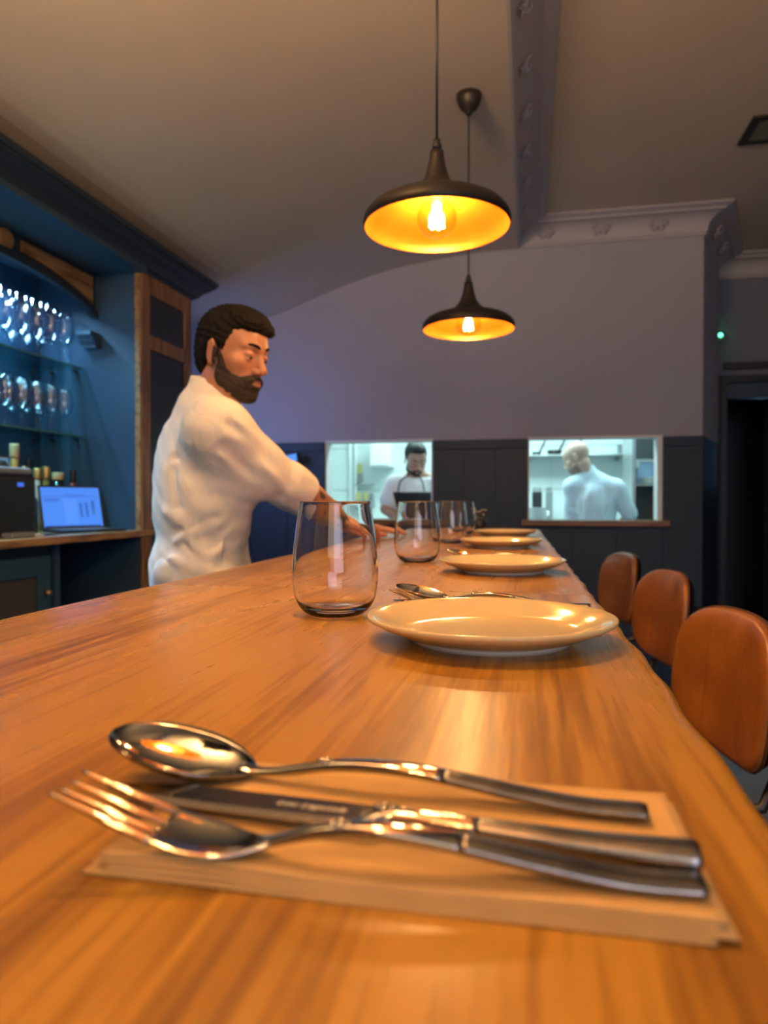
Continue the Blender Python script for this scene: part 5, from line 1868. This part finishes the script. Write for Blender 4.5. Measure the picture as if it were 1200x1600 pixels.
        return np.maximum(np.maximum(np.maximum(a_, back), np.maximum(mouth, under)), nose)
    gb.func(region(Hd, bf, 0, 0.0013))
    bs = surface(gb, hb[0] - 0.01, hb[1], 0.0024)
    mb_ = mat('dark_brown_beard', (0.018, 0.011, 0.007), 0.7, bump=1.0, bscale=300, bdist=0.003, col2=(0.035, 0.02, 0.012), cscale=30)
    organic('beard', [bs], [mb_], foot, man, None, 1)
    # trousers
    T = Ops()
    T.ell((-0.500, 1.94, -0.24), (0.165, 0.120, 0.13), RT, 0.04)
    legs(T, (-0.50, 1.94, -0.29), tf)
    T = T.grown(0.010)
    T.cut_plane((0, 0, -CZ + 0.10), (0, 0, -1), 0.004)
    T.cut_plane((0, 0, -0.20), (0, 0, 1), 0.004)
    organic('trousers', [surface(T, V(-0.80, 1.65, -CZ), V(-0.15, 2.25, -0.10), 0.008)], [mat('dark_trousers', (0.02, 0.022, 0.028), 0.9, bump=0.3)], foot, man, None, 1)
    S_ = Ops()
    for s in (-1, 1):
        h = V(-0.50, 1.94, 0) + r * 0.115 * s - f * 0.02
        hl = V(h[0], h[1], -CZ + 0.046)
        toe = hl + f * 0.175; toe[2] = -CZ + 0.040
        sh = Ops(); sh.cone(hl, toe, 0.044, 0.036, 0.02).cone(hl + V(0, 0, 0.05), hl, 0.042, 0.044, 0.02)
        sh.cut_plane((0, 0, -CZ + 0.0005), (0, 0, -1), 0.002)
        P, Q = surface(sh, hl - 0.12 - V(0.1, 0.1, 0), hl + V(0.28, 0.22, 0.12), 0.006)
        organic('shoe', [(P, Q)], [M['black']], foot, man)
    # shirt
    C = Ops()
    C.ell((-0.478, 1.94, 0.095), (0.175, 0.124, 0.185), RT, 0.05)
    C.ell((-0.545, 1.955, 0.06), (0.12, 0.085, 0.19), RT, 0.05)          # rounded upper back
    C.ell((-0.500, 1.94, -0.06), (0.166, 0.126, 0.19), RT, 0.05)
    C.ell((-0.508, 1.94, -0.19), (0.170, 0.120, 0.13), RT, 0.04)
    C.ell((-0.455, 1.85, 0.055), (0.105, 0.075, 0.135), None, 0.07)
    C.cone((-0.508, 1.94, -0.20), (-0.510, 1.94, -0.32), 0.122, 0.115, 0.05)
    C.cone(neck + V(-0.012, 0, -0.01), shR, 0.060, 0.066, 0.05).cone(neck + V(-0.012, 0, -0.01), shL, 0.060, 0.062, 0.05)
    C.cone(neck + V(-0.01, 0, -0.05), neck + V(0.006, -0.002, 0.075), 0.080, 0.064, 0.03)
    mid = shR * 0.45 + elR * 0.55 + V(-0.004, -0.006, -0.012)
    cu0, cu1 = elR * 0.98 + wrR * 0.02, elR * 0.80 + wrR * 0.20
    C.cone(shR, mid, 0.073, 0.068, 0.07).cone(mid, cu0, 0.068, 0.058, 0.03)
    cuff_c = elR * 0.86 + wrR * 0.14
    C.cone(elR, cuff_c, 0.062, 0.058, 0.010)
    midL = shL * 0.5 + elL * 0.5
    C.cone(shL, midL, 0.068, 0.062, 0.03).cone(midL, elL, 0.062, 0.056, 0.03)
    # folds: long soft ridges and creases
    rg = lambda p, q, w_, a_: C.ridge(p, q, w_, a_)
    def im(px, py, b):                     # a point measured in the photograph at distance b
        return V((px - 600) / F * b, b, (783 - py) / F * b)
    def rr_(p, q, w_, a_, bn=1.80, bs_=0.0):
        # ridge laid on the camera side of the shirt
        for k in range(1):
            rg(im(*p, bn), im(*q, bn + bs_), w_, a_)
    folds = [((293, 655), (335, 700), .010, .011), ((285, 690), (345, 728), .013, .010), ((278, 715), (350, 750), .012, -.009),
             ((290, 735), (300, 765), .016, .010), ((300, 765), (345, 772), .014, .009), ((275, 740), (285, 790), .018, -.010),
             ((258, 850), (330, 820), .012, .008), ((262, 838), (335, 808), .014, -.008), ((262, 870), (320, 895), .013, .009),
             ((290, 850), (320, 880), .011, -.008), ((335, 868), (380, 830), .012, .009), ((345, 885), (385, 855), .012, -.008),
             ((345, 830), (375, 812), .010, -.007), ((250, 800), (300, 812), .016, .006), ((330, 690), (350, 740), .010, -.010)]
    for p, q, w_, a_ in folds:
        rr_(p, q, w_, a_, 1.79, 0.0)
    sl = [((350, 650), (395, 690), .010, .006), ((360, 665), (425, 730), .010, -.007), ((375, 660), (440, 725), .009, .006),
          ((352, 700), (415, 765), .012, -.008), ((350, 715), (400, 770), .010, .007), ((395, 700), (445, 770), .009, .006), ((405, 740), (440, 775), .009, -.006)]
    for p, q, w_, a_ in sl:
        rg(im(*p, 1.70), im(*q, 1.84), w_ * 1.6, a_ * 1.3)
    rg(im(338, 655, 1.70), im(342, 735, 1.74), .005, -.003)       # armhole seam
    rg(im(358, 740, 1.79), im(342, 905, 1.80), .0035, .004)        # side seam
    def wr_(X, Y, Z, A):
        q = np.clip(0.30 - Z, 0.1, 0.6)
        return (A + 0.0042 * q / 0.35 * np.sin(34 * Z + 16 * X + 2.4 * np.sin(14 * X + 11 * Y)) * np.sin(15 * (X + Y) + 10 * Z + 1.2 * np.sin(9 * Z)) + 0.0014 * np.sin(80 * Z + 48 * X + 2 * np.sin(20 * X)) * np.sin(45 * Y - 30 * Z)).astype(np.float32)
    C.func(wr_)
    # openings
    C.cut_plane(neck + V(-0.035, 0, 0.088), (0.10 * 1.0, -0.18, 1.0), 0.004, neck + V(0, 0, 0.13), 0.16)
    C.cut_cone(neck + V(0.004, 0, -0.01), Hd.w(0, -0.02, -0.07), 0.0575, 0.062, 0.004)
    C.cut_plane(V(0, 0, -0.30), (0, 0, -1), 0.006)
    dR = unit(wrR - elR); dL = unit(wrL - elL)
    C.cut_plane(elR + dR * 0.052, dR, 0.006, elR + dR * 0.11, 0.13)
    C.cut_plane(elL + dL * 0.02, dL, 0.006, elL + dL * 0.10, 0.14)
    shirt = organic('shirt', [surface(C, V(-0.82, 1.60, -0.34), V(-0.08, 2.44, 0.40), 0.0042)], [linen('white_linen', (0.80, 0.77, 0.70), (0.74, 0.71, 0.64))], foot, man, None, 2)
    # rolled cuffs
    for el, d, rad, off in ((elR, dR, 0.060, 0.020), (elL, dL, 0.053, 0.0)):
        K = Ops()
        K.cone(el + d * (off - 0.008), el + d * (off + 0.036), rad + 0.002, rad - 0.002, 0.004)
        K.ridge(el + d * (off + 0.012) + V(0, -0.05, -0.03), el + d * (off + 0.02) + V(0.03, -0.05, 0.05), 0.006, -0.004)
        K.func(wr_)
        K.cut_plane(el + d * (off + 0.048), d, 0.006, el + d * (off + 0.10), 0.14)
        K.cut_plane(el + d * (off - 0.020), -d, 0.006, el - d * 0.06, 0.10)
        K.cut_cone(el, el + d * 0.2, 0.045, 0.046, 0.004)
        organic('rolled_cuff', [surface(K, el - 0.13, el + 0.15, 0.0036)], [shirt.data.materials[0]], foot, man, None, 1)
    # shirt tail bunched at the hip
    K = Ops()
    K.cone(im(268, 893, 1.84), im(310, 915, 1.84), 0.045, 0.05, 0.03).cone(im(268, 905, 1.86), im(270, 955, 1.88), 0.045, 0.05, 0.03)
    K.func(wr_)
    organic('shirt_tail', [surface(K, V(-0.76, 1.72, -0.42), V(-0.36, 2.05, -0.10), 0.006)], [linen('pale_blue_linen', (0.66, 0.70, 0.72), (0.60, 0.64, 0.66))], foot, man, None, 1)
    return man


def cook_standing():
    b = 5.10
    im = lambda px, py, bb=b: V((px - 600) / F * bb, bb, (783 - py) / F * bb)
    foot = foot_at(0.215, b)
    Hd = Head(im(649, 719), -78, 26, 0, 0.98)
    neck = im(655, 745) + V(0, 0.04, 0.0)
    shL_, shR_ = im(617, 758), im(690, 758)
    c0 = im(652, 790)
    tf = (0.12, -0.99); f = unit(V(0.12, -0.99, 0)); r = V(f[1], -f[0], 0)
    RT = np.stack([r, f, V(0, 0, 1)], 1)
    elA, elB = im(603, 795, b - 0.06), im(706, 800, b - 0.05)
    wrA, wrB = im(640, 828, b - 0.20), im(668, 832, b - 0.22)
    B = Ops()
    B.ell(c0 + V(0, 0, 0.0), (0.16, 0.10, 0.20), RT, 0.04)
    B.ell(c0 + V(0, 0, -0.25), (0.14, 0.10, 0.18), RT, 0.04)
    B.cone(neck + V(0, 0, -0.03), Hd.w(0, -0.025, -0.05), 0.058, 0.052, 0.03)
    B.cone(neck, shL_, 0.05, 0.055, 0.04).cone(neck, shR_, 0.05, 0.055, 0.04)
    B.cone(shL_, elA, 0.05, 0.039, 0.03).cone(shR_, elB, 0.05, 0.039, 0.03)
    B.cone(elA, wrA, 0.039, 0.027, 0.02).cone(elB, wrB, 0.039, 0.027, 0.02)
    legs(B, c0 + V(0, 0, -0.38), tf)
    Hd.ops(B)
    hand(B, wrA, wrA - elA, V(0, -0.3, 1), V(0.3, -1, 0), (0.4, 0.45, 0.5, 0.5))
    hand(B, wrB, wrB - elB, V(0, -0.3, 1), V(-0.3, -1, 0), (0.4, 0.45, 0.5, 0.5))
    hb = Hd.box()
    body = surface(B, V(-0.15, b - 0.45, -CZ - 0.01), V(0.65, b + 0.25, 0.30), 0.009)
    body = keep(*body, lambda c: ~inbox(c, hb))
    hd = keep(*surface(B, hb[0] - 0.02, hb[1] + 0.02, 0.0040), lambda c: inbox(c, hb, 0.006))
    man = organic('person', [body, hd], [skin('skin_kitchen', (0.46, 0.27, 0.19), (0.40, 0.22, 0.15))], foot)
    tag(man, 'dark-haired bearded cook in white t-shirt and black apron looking down in the left hatch', 'person')
    eyes(Hd, man, foot)
    mh = mat('short_dark_hair', (0.015, 0.012, 0.011), 0.6, bump=0.8, bscale=200)
    Hh = Ops()
    Hh.ell(Hd.w(0, -0.016, 0.050), (0.080, 0.099, 0.092), Hd.R, 0.015)
    Hh.ell(Hd.w(0, 0.045, 0.104), (0.052, 0.046, 0.032), Hd.R, 0.03)
    ys_ = [-0.15, -0.08, -0.045, -0.02, 0.010, 0.022, 0.040, 0.060, 0.15]
    zs_ = [-0.06, -0.05, -0.02, 0.028, 0.010, 0.020, 0.055, 0.082, 0.086]
    Hh.func(region(Hd, lambda x, y, z: (np.interp(np.clip(y, -0.15, 0.15), ys_, zs_) - z) * 0.75, 0, 0.001))
    organic('hair', [surface(Hh, hb[0], hb[1] + 0.02, 0.004)], [mh], foot, man, None, 1)
    Bd = Ops(); Hd.ops(Bd)
    gb = Ops([t for t in Bd if t[0] != 'E']).grown(0.004)
    def bf(x, y, z):
        top = np.interp(np.clip(y, -0.02, 0.12), [-0.02, 0.012, 0.034, 0.055, 0.075, 0.090, 0.12], [0.0, -0.005, -0.045, -0.056, -0.056, -0.043, -0.042])
        mouth = 0.0068 - np.sqrt((x * 0.40) ** 2 + (z + 0.0605) ** 2 + np.maximum(0, 0.088 - y) ** 2)
        return np.maximum(np.maximum((z - top) * 0.8, (0.004 - y) * 0.9), mouth)
    gb.func(region(Hd, bf, 0, 0.0008))
    organic('beard', [surface(gb, hb[0], hb[1], 0.004)], [mh], foot, man, None, 1)
    for x in (-1, 1):
        pts = [c2w(Hd.w(x * (0.013 + 0.034 * t), 0.1005 - 0.004 * t - 0.016 * t * t, 0.0315 + 0.006 * math.sin(t * 2.4))) for t in (0, .5, 1)]
        o = MB().tube(pts, [0.003, 0.004, 0.002], 6).build('eyebrow', mh, None, True)
        o.data.transform(Matrix.Translation(-Vector(foot))); o.parent = man
    C = Ops()
    C.ell(c0, (0.185, 0.122, 0.20), RT, 0.05)
    C.ell(c0 + V(0, 0, -0.25), (0.17, 0.12, 0.20), RT, 0.05)
    C.cone(neck + V(0, 0, -0.02), shL_, 0.060, 0.070, 0.05).cone(neck + V(0, 0, -0.02), shR_, 0.060, 0.070, 0.05)
    C.cone(shL_, shL_ * 0.35 + elA * 0.65, 0.073, 0.070, 0.03).cone(shR_, shR_ * 0.35 + elB * 0.65, 0.073, 0.070, 0.03)
    def wr_(X, Y, Z, A):
        return (A + 0.004 * np.sin(24 * Z + 14 * X) * np.sin(20 * X - 9 * Z)).astype(np.float32)
    C.func(wr_)
    C.cut_plane(neck + V(0, 0, 0.03), (0, -0.5, 1), 0.004, neck + V(0, 0, 0.1), 0.16)
    C.cut_plane(V(0, 0, float(c0[2]) - 0.38), (0, 0, -1), 0.006)
    organic('t_shirt', [surface(C, V(-0.15, b - 0.3, -0.5), V(0.66, b + 0.25, 0.30), 0.008)], [linen('white_cotton', (0.80, 0.82, 0.82), (0.74, 0.76, 0.76))], foot, man, None, 1)
    # apron: bib, skirt and neck straps
    mk = mat('black_apron', (0.012, 0.012, 0.014), 0.85, bump=0.2)
    A_ = C.grown(0.007)
    zt = float(im(0, 769)[2])
    A_ = Ops([t for t in A_])
    A_.cut_plane(V(0, 0, zt), (0, 0, 1), 0.003)
    A_.cut_plane(V(0, b + 0.03, 0), (0, 1, 0), 0.003)
    A_.cut_plane(V(0, 0, -0.95), (0, 0, -1), 0.004)
    xa, xb = float(im(617, 0)[0]), float(im(668, 0)[0])
    A_.cut_plane(V(xa, 0, 0), (-1, 0, -0.25), 0.003).cut_plane(V(xb + 0.03, 0, 0), (1, 0, -0.15), 0.003)
    A_.cone(c0 + V(-0.05, 0, -0.45), c0 + V(-0.06, 0, -0.88), 0.13, 0.12, 0.04).cone(c0 + V(0.05, 0, -0.45), c0 + V(0.06, 0, -0.88), 0.13, 0.12, 0.04)
    organic('apron', [surface(A_, V(-0.15, b - 0.3, -1.1), V(0.66, b + 0.25, 0.20), 0.008)], [mk], foot, man, None, 1)
    for s, px in ((-1, 622), (1, 663)):
        pts = [im(px, 768, b - 0.128), im(px + s * -3, 752, b - 0.10), im(645 + s * 9, 743, b - 0.055), im(647 + s * 8, 738, b + 0.02)]
        o = MB().tube([c2w(p) for p in pts], 0.005, 6).build('apron_strap', mk, None, True)
        o.data.transform(Matrix.Translation(-Vector(foot))); o.parent = man
    T = Ops(); legs(T, c0 + V(0, 0, -0.38), tf); T = T.grown(0.012)
    T.cut_plane((0, 0, -CZ + 0.02), (0, 0, -1), 0.004)
    organic('trousers', [surface(T, V(-0.1, b - 0.35, -CZ), V(0.6, b + 0.25, -0.3), 0.012)], [mk], foot, man, None, 1)
    return man


def cook_bald():
    b = 5.35
    im = lambda px, py, bb=b: V((px - 600) / F * bb, bb, (783 - py) / F * bb)
    cx = float(im(930, 0)[0])
    foot = foot_at(cx, b)
    Hd = Head(im(902, 717) + V(0, 0.0, 0), 148, 24, 0, 1.0)
    neck = im(915, 742)
    shA, shB = im(896, 760, b - 0.02), im(962, 764, b - 0.05)
    c0 = im(932, 785)
    f = unit(V(-0.55, 0.83, 0)); r = V(f[1], -f[0], 0)
    RT = np.stack([r, f, V(0, 0, 1)], 1)
    elA, elB = im(893, 812, b + 0.04), im(984, 803, b - 0.02)
    wrA, wrB = im(885, 826, b + 0.24), im(960, 832, b + 0.18)
    B = Ops()
    B.ell(c0, (0.16, 0.11, 0.20), RT, 0.04)
    B.ell(c0 + V(0, 0, -0.25), (0.14, 0.10, 0.18), RT, 0.04)
    B.cone(neck + V(0.01, 0, -0.03), Hd.w(0, -0.025, -0.05), 0.062, 0.055, 0.03)
    B.cone(neck, shA, 0.05, 0.055, 0.04).cone(neck, shB, 0.05, 0.055, 0.04)
    B.cone(shA, elA, 0.05, 0.039, 0.03).cone(shB, elB, 0.05, 0.039, 0.03)
    B.cone(elA, wrA, 0.039, 0.027, 0.02).cone(elB, wrB, 0.039, 0.027, 0.02)
    legs(B, c0 + V(0, 0, -0.38), (f[0], f[1]))
    Hd.ops(B)
    hand(B, wrA, wrA - elA, V(0, -0.3, 1), V(0.3, 0, 0), (0.4, 0.45, 0.5, 0.5))
    hand(B, wrB, wrB - elB, V(0, -0.3, 1), V(-0.3, 0, 0), (0.4, 0.45, 0.5, 0.5))
    hb = Hd.box()
    body = keep(*surface(B, V(cx - 0.42, b - 0.3, -CZ - 0.01), V(cx + 0.42, b + 0.5, 0.30), 0.009), lambda c: ~inbox(c, hb))
    hd = keep(*surface(B, hb[0] - 0.02, hb[1] + 0.02, 0.004), lambda c: inbox(c, hb, 0.006))
    def mf(c):
        x, y, z = Hd.loc(c[:, 0], c[:, 1], c[:, 2])
        top = np.interp(y, [-0.02, 0.012, 0.034, 0.055, 0.075, 0.12], [-0.03, -0.035, -0.05, -0.056, -0.05, -0.04])
        return ((z < top) & (z > -0.12) & (y > 0.0) & (np.abs(x) < 0.08) & (np.abs(y) < 0.2)).astype(int)
    man = organic('person', [body, hd], [skin('skin_pale', (0.60, 0.42, 0.32), (0.54, 0.36, 0.27)), mat('stubble_skin', (0.26, 0.18, 0.14), 0.7)], foot, None, mf)
    tag(man, 'bald cook in a pale blue shirt seen from behind in the right hatch', 'person')
    eyes(Hd, man, foot)
    C = Ops()
    C.ell(c0, (0.185, 0.125, 0.21), RT, 0.05)
    C.ell(c0 + V(0.005, 0, -0.22), (0.165, 0.12, 0.20), RT, 0.05)
    C.cone(neck + V(0.01, 0, -0.015), shA, 0.064, 0.070, 0.05).cone(neck + V(0.01, 0, -0.015), shB, 0.064, 0.070, 0.05)
    C.cone(neck + V(0.01, 0, -0.03), neck + V(-0.005, 0, 0.045), 0.075, 0.066, 0.02)
    C.cone(shA, elA, 0.070, 0.060, 0.03).cone(shB, elB, 0.068, 0.058, 0.03)
    for k in range(7):
        C.ridge(im(912 + k * 9, 765 + (k % 3) * 5, b - 0.11), im(908 + k * 10, 812, b - 0.10), 0.014, 0.008 * (1 if k % 2 else -1))
    C.ridge(im(893, 798, b - .05), im(905, 803, b - .05), 0.02, 0.012)
    C.func(lambda X, Y, Z, A: (A + 0.0035 * np.sin(30 * Z + 10 * X) * np.sin(34 * X - 9 * Z)).astype(np.float32))
    C.cut_plane(neck + V(0, 0, 0.055), (-0.3, 0.2, 1), 0.004, neck + V(0, 0, 0.1), 0.15)
    C.cut_plane(V(0, 0, float(c0[2]) - 0.36), (0, 0, -1), 0.006)
    C.cut_plane(elA + unit(wrA - elA) * 0.03, wrA - elA, 0.004, wrA, 0.2).cut_plane(elB + unit(wrB - elB) * 0.03, wrB - elB, 0.004, wrB, 0.2)
    organic('shirt', [surface(C, V(cx - 0.42, b - 0.3, -0.5), V(cx + 0.42, b + 0.4, 0.34), 0.008)], [linen('pale_blue_shirt', (0.60, 0.74, 0.82), (0.54, 0.68, 0.77))], foot, man, None, 1)
    T = Ops(); T.ell(c0 + V(0, 0, -0.36), (0.16, 0.115, 0.12), RT, 0.04); legs(T, c0 + V(0, 0, -0.38), (f[0], f[1])); T = T.grown(0.010)
    T.cut_plane((0, 0, -CZ + 0.02), (0, 0, -1), 0.004)
    organic('trousers', [surface(T, V(cx - 0.42, b - 0.3, -CZ), V(cx + 0.42, b + 0.5, -0.2), 0.012)], [mat('dark_cook_trousers', (0.03, 0.03, 0.035), 0.9)], foot, man, None, 1)
    return man


barman()
cook_standing()
cook_bald()
